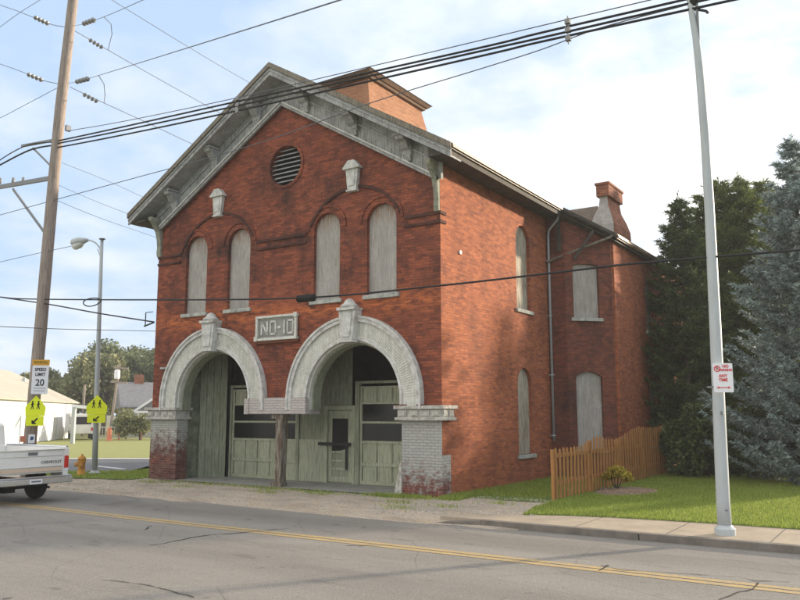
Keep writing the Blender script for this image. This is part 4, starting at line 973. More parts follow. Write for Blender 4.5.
# ------------------------------------------------------------------ POLES AND WIRES
_pb = at_y(26.5, 480, -2.4)
up = empty('utility_pole', (_pb.x, -2.4, 0), label='tall leaning wooden utility pole behind the white pickup', cat='utility pole')
ptop = at_y(75, -25, -2.4); pb0 = Vector((_pb.x, -2.4, 0)); pd = (ptop-pb0)
rnd = random.Random(4); nn = 22
pc_ = [at_y(u, v, -2.4)-pb0 for u, v in ((26.5, 480), (30, 441), (40.5, 330), (47.5, 250), (53.7, 180), (60.2, 110), (66.6, 55), (73, 0), (76.5, -30))]; pq_ = []
for a_, c_ in zip(pc_, pc_[1:]): pq_ += [a_.lerp(c_, t) for t in (0, .33, .66)]
pq_.append(pc_[-1]); pq_[0] = pq_[0]-Vector((0, 0, .2))
B().tube(pq_, [.20-.05*i/len(pq_)+rnd.uniform(-.002, .002) for i in range(len(pq_))], 14).build('pole', M['pole_wood'], up, smooth=True)
def pl(u, v, y=-2.4): return at_y(u, v, y)-pb0
b_ = B(); b_.bar(pl(51.5, 178), pl(-6, 188), .10, .13); b_.build('crossarm', M['steel_dark'], up)
b_ = B(); b_.bar(pl(13, 189), pl(45.5, 234), .05, .07); b_.bar(pl(33, 148), pl(53, 168), .05, .05); b_.bar(pl(55, 140), pl(22, 146), .07, .08); b_.build('brace', M['steel_dark'], up)
for u in (0, 13, 23): B().lathe([(.02, 0), (.05, .02), (.06, .1), (.04, .14), (.05, .2), (.02, .22)], pl(u, 184-u*.02), 10).build('pin_insulator', M['porcelain'], up, smooth=True)
WD = (-.26, .97); ND = (.90, -.44); PP = (-13.1, -2.4)
def wv(u, v, kind):
    if kind == 's': return at_y(u, v, -2.45)
    if kind == 'a': return at_v(u, v, PP, WD)
    if kind == 'n': return at_v(u, v, PP, ND)
    if kind == 'l': return at_v(u, v, PP, (-.80, .6))
def insul(pa, pb_, q_=1.):
    b = B(); n_ = 4; d = (pb_-pa)/n_; b.tube([pa, pb_], .02, 6)
    for i in range(n_):
        c_ = pa+d*(i+.5); dn = d.normalized(); b.tube([c_-dn*.035, c_-dn*.01, c_+dn*.04], [.035*q_, .095*q_, .045*q_], 10)
    return b
for (a, b__, kd) in (((49, 24), (34, 17), 's'), ((43, 80.5), (27, 74), 's'), ((83, 24), (95, 19.5), 'n'), ((76, 82), (89, 78.5), 'n'), ((89, 39.5), (103, 48), 'a'), ((83, 94), (98, 102), 'a')):
    p1_, p2_ = wv(*a, kd)-pb0, wv(*b__, kd)-pb0; insul(p1_, p2_, .72 if kd == 'n' else .85).build('strain_insulator', M['porcelain'], up)
b_ = B(); b_.tube([wv(104, 17, 'n')-pb0, pl(111, 24), pl(112, 34), wv(108, 50, 'a')-pb0], .012, 5); b_.tube([wv(99, 76, 'n')-pb0, pl(104, 84), pl(105, 95), wv(104, 103, 'a')-pb0], .012, 5); b_.build('jumper_wire', M['wire_grey'], up)
b_ = B(); b_.box(.1, .2, -.08, .08, 0, .18); bx_ = b_.build('bolt_box', M['steel_dark'], up); bx_.location = pl(65, 132)
WC = 'overhead wires along and across the street'
def wire(pts, kd, r, label, m='wire', ext=0):
    P = [wv(u, v, kd) for u, v in pts]
    if ext: d = (P[-1]-P[-2]).normalized(); P.append(P[-1]+d*ext)
    # smooth resample
    Q = []
    n_ = len(P)
    for i in range(n_-1):
        p0_, p1_, p2_, p3_ = P[max(i-1, 0)], P[i], P[i+1], P[min(i+2, n_-1)]
        for k in range(6):
            t = k/6; Q.append(.5*((2*p1_)+(p2_-p0_)*t+(2*p0_-5*p1_+4*p2_-p3_)*t*t+(-p0_+3*p1_-3*p2_+p3_)*t**3))
    Q.append(P[-1]); o = Q[0].copy()
    return B().tube([q_-o for q_ in Q], r, 6).build('overhead_wire', M[m], None, label=label, cat='wire', group=WC), o
def W_(pts, kd, r, label, m='wire', ext=0):
    o, loc = wire(pts, kd, r, label, m, ext); o.location = loc
W_([(55, 141.5), (120, 127.5), (227, 103.7), (470, 50), (540, 33), (683, 0)], 's', .024, 'uppermost of the three thick parallel cables crossing the gable', ext=8)
W_([(55, 144), (120, 131), (227, 108), (470, 53.5), (540, 38), (683, 5)], 's', .024, 'middle one of the three thick parallel cables crossing the gable', ext=8)
W_([(55, 148), (120, 135.5), (227, 113), (470, 58.5), (540, 42), (687, 10), (733, 0)], 's', .024, 'lowest of the three thick parallel cables crossing the gable', ext=8)
W_([(67, 131), (120, 122), (220, 101.5), (317, 79), (440, 50), (540, 26), (650, 0)], 's', .011, 'thin wire running just above the three thick cables', 'wire_grey', ext=8)
W_([(0, 215), (120, 182), (250, 146), (372, 102.5), (480, 69), (540, 50), (600, 28), (683, 6)], 's', .011, 'thin wire slanting from far left over the frieze up to the right lamp pole', 'wire_grey')
W_([(-20, 295), (0, 297), (30, 299), (150, 299.8), (300, 298), (441, 285.5), (560, 272), (640, 263), (800, 250), (840, 247)], 's', .022, 'black cable across the sills of the upper windows', ext=3)
W_([(-20, 293), (0, 297), (50, 304.5), (100, 313.5), (154, 322)], 's', .022, 'black service cable falling to the left corner of the firehouse')
W_([(-10, 171), (0, 165), (30, 150), (55, 145)], 's', .028, 'thick cable bundle sagging to the left from the utility pole')
W_([(-8, 168), (3, 158), (28, 145), (55, 142)], 's', .018, 'thinner cable left of the utility pole above the sagging bundle')
W_([(71, 26), (83, 24), (105, 16.5), (143, 0), (190, -20)], 'n', .007, 'thin wire rising right from the top insulator of the utility pole', 'wire_grey')
W_([(67, 83), (76, 82), (105, 73.5), (200, 44), (340, 0), (400, -20)], 'n', .007, 'thin wire rising right from the second insulator of the utility pole', 'wire_grey')
W_([(75, 31), (108, 50), (150, 74), (200, 102), (240, 124)], 'a', .012, 'thin wire falling behind the gable from the top of the utility pole', 'wire_grey', ext=10)
W_([(70, 87), (104, 103), (150, 124), (190, 143), (230, 161)], 'a', .012, 'thin wire falling behind the gable from the second insulator', 'wire_grey', ext=10)
W_([(90, -14), (112, 0), (200, 54), (250, 83), (300, 112)], 'a', .012, 'thin wire from the top edge falling to the ridge of the gable', 'wire_grey', ext=10)
W_([(67, 27), (50, 24), (20, 12), (0, 5), (-20, -2)], 's', .012, 'thin wire leaving the utility pole top to the left edge', 'wire_grey')
W_([(59, 84), (40, 79.5), (20, 71), (0, 64), (-20, 57)], 's', .012, 'thin wire leaving the second insulator to the left edge', 'wire_grey')
W_([(60, -12), (40, 0), (20, 12.5), (0, 27), (-15, 38)], 's', .009, 'thin wire crossing the top left corner of the picture', 'wire_grey')
W_([(57, 88), (8, 114), (0, 118), (-15, 126)], 's', .009, 'thin wire dropping left below the second insulator', 'wire_grey')
W_([(60, 162), (110, 182), (160, 205)], 'a', .007, 'faint wire between pole and left roof tip, upper', 'wire_grey', ext=6)
W_([(58, 185), (100, 203), (150, 222)], 'a', .007, 'faint wire between pole and left roof tip, middle', 'wire_grey', ext=6)
W_([(56, 200), (100, 218), (152, 236)], 'a', .007, 'faint wire between pole and left roof tip, lower', 'wire_grey', ext=6)
W_([(0, 262), (35, 254), (72, 246)], 's', .009, 'faint wire from the left edge to the street lamp head', 'wire_grey')
W_([(-10, 326), (60, 329), (149, 331)], 'a', .012, 'faint level wire above the background trees', 'wire_grey', ext=4)
sp = B(); c_ = at_y(306, 298.3, -2.45); d = (at_y(318, 297, -2.45)-at_y(296, 298.8, -2.45)).normalized(); sp.tube([-d*.28, -d*.24, d*.24, d*.28], [.03, .09, .09, .03], 10)
o = sp.build('cable_splice', M['black'], None, label='black splice case hanging on the cable between the middle windows', cat='splice case'); o.location = c_
sp = B(); c_ = at_y(92, 301.5, -2.45); sp.tube([(.42*math.cos(a), .02*math.sin(2*a), -.02+.12*math.sin(a)) for a in np.linspace(0, 6.28, 24)], .018, 6)
o = sp.build('cable_coil', M['wire'], None, label='flat loop of spare cable hanging left of the firehouse', cat='cable'); o.location = c_
sp = B()
for dz in (-.18, 0, .18): sp.box(-.05, .05, -.05, .05, dz-.05, dz+.05)
sp.bar((0, 0, -.3), (0, 0, .3), .02, .02)
for i, (u, v) in enumerate(((238, 105), (568, 30))):
    o = B(); o.v, o.f, o.mi = list(sp.v), list(sp.f), list(sp.mi); o = o.build('cable_spacer', M['porcelain'], None, label=['pale spacer clamp on the three cables at the left gable slope', 'pale spacer clamp on the three cables above the chimney'][i], cat='cable spacer', group='cable spacers'); o.location = at_y(u, v, -2.45)
# left street lamp
lb = at_y(94.5, 474, .2); sl = empty('street_lamp', lb, label='slim grey street lamp with curved arm left of the firehouse', cat='street lamp')
def ls(u, v): return at_y(u, v, .2)-lb
b_ = B().tube([ls(94.5, 475), ls(96.5, 400), ls(99.5, 310), ls(102, 240)], [.095, .085, .07, .055], 12); b_.build('pole', M['steel'], sl, smooth=True)
b_ = B(); b_.tube([ls(101.5, 258), ls(100, 248), ls(96, 243), ls(91, 240.5), ls(86, 240)], .028, 8); b_.tube([ls(101.3, 264), ls(100.2, 256), ls(97.5, 249)], .018, 6); b_.build('lamp_arm', M['steel'], sl, smooth=True)
hd_ = B(); hd_.tube([ls(88, 240), ls(84, 240.6), ls(79, 241.5), ls(74, 242.5), ls(72, 243.5)], [.05, .11, .16, .15, .07], 12); lh = hd_.build('lamp_head', M['steel'], sl, smooth=True)
b_ = B(); b_.tube([ls(84, 242), ls(80, 244.5), ls(75, 246.5), ls(73, 246.5)], [.05, .13, .13, .04], 12); b_.build('lens', M['lens'], lh, smooth=True)
b_ = B(); b_.lathe([(.03, 0), (.11, .02), (.11, .05), (.02, .07)], ls(102.2, 240)); b_.build('pole_cap', M['steel_dark'], sl)
B().lathe([(.2, -.05), (.2, .05), (.13, .08), (.1, .12)], (0, 0, 0)).build('base_plate', M['steel'], sl)
# right steel pole (leaning)
rb = Vector((6.86, -2.42, 0)); rp = empty('steel_lamp_pole', rb, label='tall pale steel pole on the sidewalk carrying a no parking sign', cat='street lamp')
def rs_(u, v): return at_y(u, v, -2.42)-rb
prof = [(724.5, 535), (723, 500), (719.5, 420), (715.5, 330), (709.5, 210), (704.5, 130), (699.5, 70)]
rad = [.115, .112, .105, .098, .085, .077, .070]
b_ = B().tube([Vector((0, 0, -.02))]+[rs_(*p_) for p_ in prof[1:]]+[rs_(696, 38), rs_(691, 8), rs_(686, -25), rs_(676, -60)], rad+[.062, .055, .05, .045], 16); b_.build('pole', M['steel'], rp, smooth=True)
b_ = B(); b_.tube([rs_(699.5, 62), rs_(698.5, 40), rs_(697, 10), rs_(696, -20), rs_(690, -50)], .028, 8); b_.build('brace_rod', M['steel_dark'], rp, smooth=True)
b_ = B(); b_.tube([rs_(692, 9), rs_(700, 10), rs_(706, 11), rs_(708, 13)], .025, 8); b_.lathe([(.05, -.12), (.09, -.06), (.09, .06), (.04, .1)], rs_(694, -1)); b_.build('cable_clamp', M['iron'], rp)
B().lathe([(.17, -.02), (.17, .10), (.13, .14), (.12, .16)], (0, 0, 0), 18).build('base_collar', M['steel'], rp)
b_ = B(); q_ = rs_(721, 510); b_.lathe([(.0, 0), (.03, 0), (.03, .02), (0, .02)], (q_.x+.1, q_.y-.08, q_.z)); q2 = rs_(724, 413); b_.box(q2.x-.03, q2.x+.01, q2.y-.12, q2.y-.1, q2.z-.03, q2.z+.03); b_.box(rs_(715, 385).x-.11, rs_(727, 385).x-.11, -.11, -.1, rs_(720, 388).z, rs_(720, 386).z); b_.build('bolt', M['steel_dark'], rp)

# ------------------------------------------------------------------ SIGNS
def sign_matrix(c, nrm):       # local x right, y up, z toward viewer
    n_ = Vector((nrm[0], nrm[1], 0)).normalized(); ex = Vector((-n_.y, n_.x, 0)); return Matrix(((ex.x, 0, n_.x, 0), (ex.y, 0, n_.y, 0), (0, 1, 0, 0), (0, 0, 0, 1)))
def plate(poly, mw, m, parent, name, z0=0, z1=.006):
    b = B(); b.M = mw; b.prism(poly, z0, z1, 'xy'); return b.build(name, m, parent)
def rounded(w, h, r=.03, n=5):
    pts = []
    for cx, cy, a0 in ((w-r, h-r, 0), (-w+r, h-r, 90), (-w+r, -h+r, 180), (w-r, -h+r, 270)): pts += arc(cx, cy, r, a0, a0+90, n)
    return pts
def depth_scale(c): return (Vector(c)-CP).dot(AF)/CAM['f']
def ped(mw, m, parent, s, dx):      # one walking pedestrian symbol
    b = B(); b.M = mw
    b.prism(arc(dx, .30*s, .055*s, 0, 330, 11), .008, .012, 'xy')
    for p_, q_, w in (((0, .24), (-.01, .02), .10), ((-.01, .03), (-.09, -.22), .05), ((0, .03), (.08, -.22), .05), ((.01, .2), (-.11, .06), .035), ((.0, .2), (.11, .08), .035)):
        a_ = Vector((dx+p_[0]*s, p_[1]*s, .010)); c_ = Vector((dx+q_[0]*s, q_[1]*s, .010)); dv = (c_-a_).normalized(); n_ = Vector((-dv.y, dv.x, 0))*w*s/2
        b.add([a_+n_, a_-n_, c_-n_, c_+n_]+[v+Vector((0, 0, .003)) for v in (a_+n_, a_-n_, c_-n_, c_+n_)], [(0, 3, 2, 1), (4, 5, 6, 7), (0, 1, 5, 4), (1, 2, 6, 5), (2, 3, 7, 6), (3, 0, 4, 7)])
    return b
def school_sign(uc, vt, vm, vb, wpx, y, label, nrm=(.72, -.69)):
    c = at_y(uc, (vt+vm)/2, y); k = depth_scale(c); w = wpx*k/2*1.02; h = (vm-vt)*k/2
    root = empty('school_crossing_sign', c, label=label, cat='road sign', group='school crossing signs'); mw = sign_matrix(c, nrm)
    pts = [(w*.92, -h), (w, -h*.2), (w*.92, -.0), (0.05*w, h), (-0.05*w, h), (-w*.92, 0), (-w, -h*.2), (-w*.92, -h)]
    plate(pts, mw, M['sign_lime'], root, 'sign_plate', 0, .006)
    for dx in (-.17, .15): ped(mw, None, None, h*1.45, dx*w/.5*.9).build('pedestrian_symbol', M['sign_black'], root)
    k2 = at_y(uc, (vm+vb)/2, y)-c; hh = (vb-vm)*k/2-.01
    m2 = Matrix.Translation((0, 0, k2.z)) @ mw
    p2 = plate(rounded(w*.86, hh, .03), m2, M['sign_lime'], root, 'arrow_plate', 0, .006)
    b = B(); b.M = m2; 
    for p_, q_, wd in (((.42, .55), (-.3, -.42), .16), ((-.38, -.55), (-.38, .12), .15), ((-.42, -.52), (.22, -.52), .15)):
        a_ = Vector((p_[0]*w*.6, p_[1]*hh, .008)); c_ = Vector((q_[0]*w*.6, q_[1]*hh, .008)); dv = (c_-a_).normalized(); n_ = Vector((-dv.y, dv.x, 0))*wd*hh
        b.add([a_+n_, a_-n_, c_-n_, c_+n_]+[v+Vector((0, 0, .003)) for v in (a_+n_, a_-n_, c_-n_, c_+n_)], [(0, 3, 2, 1), (4, 5, 6, 7), (0, 1, 5, 4), (1, 2, 6, 5), (2, 3, 7, 6), (3, 0, 4, 7)])
    b.build('arrow_symbol', M['sign_black'], p2)
    b = B(); b.M = mw; b.box(-w*.2, w*.2, -h*.5, -h*.4, -.05, -.001); b.box(-w*.2, w*.2, h*.3, h*.4, -.05, -.001); b.build('mounting_strap', M['steel_dark'], root)
school_sign(97, 395.5, 414.3, 423, 19.5, .06, 'lime school crossing sign on the slim steel lamp pole')
school_sign(35.7, 396, 415.8, 426, 18.8, -2.66, 'lime school crossing sign on the wooden utility pole')
c = at_y(40.2, 377, -2.66); k = depth_scale(c); ssg = empty('speed_limit_sign', c, label='white speed limit 20 sign with orange top strip on the utility pole', cat='road sign'); mw = sign_matrix(c, (.72, -.69))
w = 15.3*k/2; h = 28.5*k/2; off = at_y(40.2, 379.7, -2.66).z-c.z
m1 = Matrix.Translation((0, 0, off)) @ mw; plate(rounded(w, h, .03), m1, M['sign_white'], ssg, 'sign_plate')
for s_, z_, sz in (('SPEED', h*.70, .20), ('LIMIT', h*.36, .20), ('20', -h*.22, .42)): text('sign_lettering', s_, sz*h*1.55, m1 @ Matrix.Translation((0, z_, .009)), M['sign_black'], ssg, .004, .9, .004)
b = B(); b.M = m1; b.box(-w*.75, w*.75, -h*.62, -h*.56, .007, .01); b.box(-w*.7, w*.7, -h*.80, -h*.74, .007, .01); b.build('small_print', M['sign_back'], ssg)
m2 = Matrix.Translation((0, 0, at_y(40.2, 362.6, -2.66).z-c.z)) @ mw; plate(rounded(w*1.05, 2.9*k, .02), m2, M['sign_orange'], ssg, 'school_plate')
text('plate_lettering', 'SCHOOL', 3.6*k, m2 @ Matrix.Translation((0, 0, .009)), M['sign_black'], ssg, .003, .9)
b = B(); b.M = mw; b.box(-w*.2, w*.2, -h*.5, -h*.45, -.05, -.001); b.build('mounting_strap', M['steel_dark'], ssg)
c = at_y(31.5, 438.7, -2.64); k = depth_scale(c); sg = empty('route_marker', c, label='small white plate with a dark mark low on the utility pole', cat='sign'); mw = sign_matrix(c, (.72, -.69))
plate(rounded(3.1*k, 4.3*k, .02), mw, M['sign_white'], sg, 'sign_plate'); plate([(-.04, -.05), (.05, -.03), (.06, .06), (-.02, .07)], mw, mat('dark_blue', (.04, .08, .2)), sg, 'mark', .007, .01)
c = at_y(23.6, 439, -2.62); k = depth_scale(c); sg = empty('orange_notice', c, label='faded orange notice nailed low on the utility pole', cat='notice'); plate(rounded(3.2*k, 3.*k, .01), sign_matrix(c, (.72, -.69)), mat('faded_orange', (.55, .2, .12)), sg, 'notice_board')
# no parking sign
c = at_y(723, 377.7, -2.56); k = depth_scale(c); npk = empty('no_parking_sign', c, label='white and red no parking sign strapped to the pale steel pole', cat='road sign'); mw = sign_matrix(c, (.42, -.9))
w = 19*k/2*1.0; h = 29.*k/2; plate(rounded(w, h, .025), mw, M['sign_white'], npk, 'sign_plate')
ring_ = B(); ring_.M = mw @ Matrix.Translation((-w*.55, h*.62, 0)); rr = w*.33
ring_.prism(arc(0, 0, rr, 0, 360, 24)+arc(0, 0, rr*.72, 360, 0, 24), .008, .011, 'xy'); ring_.prism([(-rr*.6, rr*.45), (-rr*.45, rr*.6), (rr*.6, -rr*.45), (rr*.45, -rr*.6)], .0112, .013, 'xy'); ring_.build('prohibition_symbol', M['sign_red'], npk)
text('symbol_letter', 'P', rr*1.5, mw @ Matrix.Translation((-w*.55, h*.62, .0085)), M['sign_black'], npk, .002)
for s_, x_, z_, sz in (('NO', .3, .78, .34), ('PARKING', .30, .52, .27), ('ANY', 0, .12, .36), ('TIME', 0, -.16, .36)): text('sign_lettering', s_, sz*w*1.25, mw @ Matrix.Translation((x_*w, z_*h, .009)), M['sign_red'], npk, .004, .92, .002)
b = B(); b.M = mw; b.box(-w*.5, w*.5, -h*.70, -h*.65, .008, .011); b.prism([(-w*.72, -h*.675), (-w*.45, -h*.6), (-w*.45, -h*.75)], .008, .011, 'xy'); b.prism([(w*.72, -h*.675), (w*.45, -h*.6), (w*.45, -h*.75)], .008, .011, 'xy'); b.build('arrow_symbol', M['sign_red'], npk)
b = B(); b.M = mw; b.box(-w*.25, w*.25, -h*.5, -h*.42, -.06, -.001); b.box(-w*.25, w*.25, h*.42, h*.5, -.06, -.001); b.build('mounting_strap', M['steel_dark'], npk)

# ------------------------------------------------------------------ HYDRANT
hy = at_z(81, 475.5); hyd = empty('fire_hydrant', (hy.x, hy.y, 0), R(-40), label='small orange and yellow fire hydrant on the corner grass', cat='fire hydrant')
B().lathe([(.19, -.02), (.19, .04), (.12, .06), (.11, .42), (.135, .44), (.135, .48), (.11, .5)], (0, 0, 0), 18).build('barrel', M['hydrant'], hyd, smooth=True)
B().lathe([(.135, .5), (.13, .56), (.09, .62), (.03, .65), (.035, .70), (.0, .70)], (0, 0, 0), 18).build('bonnet', M['hydrant'], hyd, smooth=True)
for ax, s_ in (('x', 1), ('x', -1), ('y', -1)): B().lathe([(.06, s_*.09), (.06, s_*.17), (.075, s_*.175), (.075, s_*.21), (.02, s_*.22)], (0, 0, .36), 12, ax).build('outlet_cap', M['hydrant'], hyd)

# ------------------------------------------------------------------ PICKUP (heading left, tail to the right)
pu = empty('pickup_truck', (-8.22, -5.50, ZR), label='white pickup truck with chrome rear bumper driving off the left edge', cat='pickup')
HW = .97
# local: x negative = forward, rear face at x=0
def body_section(x, w, z0, z1, zs):
    return [(x, -w+.03, z0), (x, -w-.0, z0+.12), (x, -w-.0, zs), (x, -w+.04, z1), (x, w-.04, z1), (x, w, zs), (x, w, z0+.12), (x, w-.03, z0)]
def loft(secs, m, name, parent, **kw):
    b = B(); n_ = len(secs[0]); b.v = [tuple(v) for s_ in secs for v in s_]; 
    for i in range(len(secs)-1):
        for j in range(n_): b.f.append((i*n_+j, i*n_+(j+1) % n_, (i+1)*n_+(j+1) % n_, (i+1)*n_+j)); b.mi.append(0)
    b.f += [tuple(range(n_))[::-1], tuple((len(secs)-1)*n_+j for j in range(n_))]; b.mi += [0, 0]
    return b.build(name, m, parent, **kw)
# bed with wheel openings (side panels as holed plates), bed floor, tailgate
def side_panel(y, m=M['white_paint']):
    o_ = [(-.02, .60)]+[(-.0, 1.30), (-2.74, 1.30), (-2.74, .60), (-1.58, .60)]+arc(-1.1, .52, .48, 170, 10, 14)+[(-.62, .60)]
    return holed('bed_side', o_, [], .07, m, pu, M_xz(y))
for y in (HW-.035, -HW+.035): side_panel(y)
b_ = B(); b_.box(-2.72, -.07, -HW+.08, HW-.08, .72, .76); b_.box(-2.74, -2.70, -HW+.08, HW-.08, .70, 1.28); b_.build('bed_floor', M['white_paint'], pu)
b_ = B(); b_.box(-.055, 0, -.83, .83, .70, 1.27); tg = b_.build('tailgate', M['white_paint'], pu, bevel=.012)
b_ = B(); b_.box(.001, .012, -.80, .80, .72, .86); b_.box(.001, .006, -.80, .80, 1.10, 1.115); b_.box(.001, .02, -.83, .83, 1.245, 1.27); b_.build('tailgate_trim', M['chrome'], tg)
b_ = B(); b_.box(.013, .017, -.79, .79, .75, .83); b_.build('tan_stripe', M['tan_stripe'], tg)
b_ = B(); b_.box(.001, .014, -.12, .12, 1.14, 1.21); b_.build('tailgate_handle', M['steel_dark'], tg)
text('tailgate_lettering', 'CHEVROLET', .095, Matrix(((0, 0, 1, .004), (1, 0, 0, .50), (0, 1, 0, .96), (0, 0, 0, 1))), M['steel_dark'], tg, .004, 1.05, .002)
for s_ in (-1, 1):
    b_ = B(); b_.box(-.06, .0, s_*.90-.068, s_*.90+.068, .62, 1.28); b_.build('corner_post', M['white_paint'], pu, bevel=.01)
    b_ = B(); b_.box(.001, .03, s_*.90-.055, s_*.90+.055, .80, 1.10); lmp = b_.build('tail_light', M['red_lamp'], pu, bevel=.01)
    b_ = B(); b_.box(.001, .034, s_*.90-.05, s_*.90+.05, .74, .798); b_.build('reverse_light', M['sign_white'], lmp)
    b_ = B(); b_.tube([(-2.72, s_*(HW-.05), 1.315), (-.02, s_*(HW-.05), 1.315)], .028, 8); b_.build('bed_rail', M['chrome'], pu)
b_ = B(); b_.box(.02, .20, -.98, .98, .46, .60); b_.box(.02, .16, -.98, .98, .60, .64); b_.box(-.1, .02, -.5, .5, .44, .56); bp = b_.build('rear_bumper', M['chrome'], pu, bevel=.03)
b_ = B(); b_.box(.201, .21, -.16, .16, .475, .585); b_.build('licence_plate', M['sign_white'], bp)
b_ = B(); b_.box(.2105, .212, -.12, .12, .515, .55); b_.build('plate_number', M['steel_dark'], bp)
b_ = B(); b_.box(-5.0, -.1, -.5, .5, .40, .52); b_.box(-1.16, -1.04, -.85, .85, .27, .38); b_.tube([(-2.2, .3, .36), (-.3, .38, .36), (.05, .45, .36)], .03, 8); b_.box(-1.3, -.9, -.15, .15, .2, .42); b_.build('chassis', M['under'], pu)
# cab and bonnet
CABM = Matrix.Translation((-.32, 0, 0))
hz = [(-2.46, .60), (-2.46, 1.28), (-2.50, 1.30), (-2.62, 1.82), (-2.72, 1.88), (-3.5, 1.90), (-3.62, 1.86), (-4.15, 1.33), (-5.28, 1.22), (-5.4, 1.1), (-5.42, .62), (-4.98, .60)]+arc(-4.55, .52, .46, 10, 170, 12)+[(-4.1, .60)]
b_ = B(); b_.M = CABM; b_.prism(hz, -HW+.03, HW-.03); cab = b_.build('cab', M['white_paint'], pu, bevel=.03)
b_ = B(); b_.M = CABM; b_.add([(-2.495, -.72, 1.36), (-2.495, .72, 1.36), (-2.60, .68, 1.76), (-2.60, -.68, 1.76), (-2.52, -.72, 1.36), (-2.52, .72, 1.36), (-2.625, .68, 1.76), (-2.625, -.68, 1.76)], [(0, 1, 2, 3), (7, 6, 5, 4), (0, 4, 5, 1), (3, 2, 6, 7), (1, 5, 6, 2), (0, 3, 7, 4)])
for s_ in (-1, 1):
    y0_ = s_*(HW-.028); b_.prism([(-2.72, 1.36), (-2.80, 1.78), (-3.48, 1.80), (-3.92, 1.36)], min(y0_, y0_+s_*.006), max(y0_, y0_+s_*.006))
b_.add([(-4.10, -.8, 1.39), (-4.10, .8, 1.39), (-3.66, .74, 1.83), (-3.66, -.74, 1.83), (-4.12, -.8, 1.39), (-4.12, .8, 1.39), (-3.68, .74, 1.84), (-3.68, -.74, 1.84)], [(0, 1, 2, 3), (7, 6, 5, 4), (0, 4, 5, 1), (3, 2, 6, 7), (1, 5, 6, 2), (0, 3, 7, 4)])
b_.build('cab_window', M['glass_car'], cab)
b_ = B(); b_.M = CABM
for s_ in (-1, 1):
    y0_ = s_*(HW-.02); b_.box(-4.0, -3.985, min(y0_-.012, y0_), max(y0_+.0, y0_), .66, 1.30); b_.box(-2.66, -2.645, y0_-.008, y0_+.0, .66, 1.30); b_.box(-2.85, -2.72, y0_, y0_+s_*.03 if s_ > 0 else y0_+.02, 1.1, 1.14)
b_.build('door_seam', M['under'], cab)
for s_ in (-1, 1): b_ = B(); b_.M = CABM; b_.box(-3.95, -3.78, s_*1.02-.09, s_*1.02+.09, 1.36, 1.56); b_.build('door_mirror', M['under'], pu, bevel=.02)
for x_, s_ in ((-1.1, 1), (-1.1, -1), (-4.87, 1), (-4.87, -1)):
    y0_ = s_*(HW-.16)
    wb = B().lathe([(.2, -.12), (.335, -.12), (.37, -.085), (.375, 0), (.37, .085), (.335, .12), (.2, .12)], (x_, y0_, .375), 28, 'y'); wl = wb.build('wheel', M['rubber'], pu, smooth=False)
    B().lathe([(.21, -.08), (.21, .10), (.17, .105), (.1, .07), (.05, .11), (.0, .11)] if s_ > 0 else [(.0, -.11), (.05, -.11), (.1, -.07), (.17, -.105), (.21, -.10), (.21, .08)], (x_, y0_, .375), 20, 'y').build('rim', M['rim'], wl)
    
# ------------------------------------------------------------------ FAR THINGS ON THE LEFT
def far_building():
    c1 = at_z(72.5, 437.5); k = depth_scale(c1); d = Vector((math.sin(R(-43)), math.cos(R(-43)), 0)); n_ = Vector((-d.y, d.x, 0))*1.0
    if n_.x > 0: n_ = -n_
    n_ = Vector((-.73, -.68, 0)); Lb = 34; Db = 11
    ze = CP.z+(413.6-401.5)*k; zrg = ze+2.55
    root = empty('white_metal_building', c1, label='long white metal building with pale tan roof at the far left', cat='building')
    A = Vector((0, 0, 0)); E = -d*Lb; b = B()
    b.add([A, E, E+n_*Db, A+n_*Db]+[v+Vector((0, 0, ze)) for v in (A, E, E+n_*Db, A+n_*Db)], [(0, 1, 5, 4), (1, 2, 6, 5), (2, 3, 7, 6), (3, 0, 4, 7)])
    b.add([A+Vector((0, 0, ze)), A+n_*Db+Vector((0, 0, ze)), A+n_*Db/2+Vector((0, 0, zrg))], [(0, 1, 2)]); b.add([E+Vector((0, 0, ze)), E+n_*Db+Vector((0, 0, ze)), E+n_*Db/2+Vector((0, 0, zrg))], [(0, 1, 2)])
    b.build('wall', M['white_wall'], root)
    b = B(); o_ = d*.25; up_ = Vector((0, 0, .05))
    for sgn in (0, 1):
        e0 = n_*(-.35 if sgn == 0 else Db+.35); zz = ze-.12
        a_, b2, c_, d2 = A+e0+o_+Vector((0, 0, zz)), E+e0-o_+Vector((0, 0, zz)), E+n_*Db/2-o_+Vector((0, 0, zrg+.04)), A+n_*Db/2+o_+Vector((0, 0, zrg+.04))
        b.add([a_, b2, c_, d2]+[v+up_*2 for v in (a_, b2, c_, d2)], [(0, 1, 2, 3), (7, 6, 5, 4), (0, 4, 5, 1), (1, 5, 6, 2), (2, 6, 7, 3), (3, 7, 4, 0)])
    b.build('roof', M['tan_roof'], root)
    b = B(); 
    for t in (6, 13, 20): 
        p_ = -d*t-n_*.02; B().bar(p_+Vector((0, 0, .0)), p_+Vector((0, 0, 2.1)), .9, .06, up=tuple(n_)).build('door', M['house_white'], root)
    b = B(); 
    for t in (3.5, 10): 
        p_ = -d*t+n_*Db*.3; b.tube([p_+Vector((0, 0, zrg-1.2)), p_+Vector((0, 0, zrg-.6))], .15, 8)
    b.build('roof_vent', M['steel'], root)
far_building()
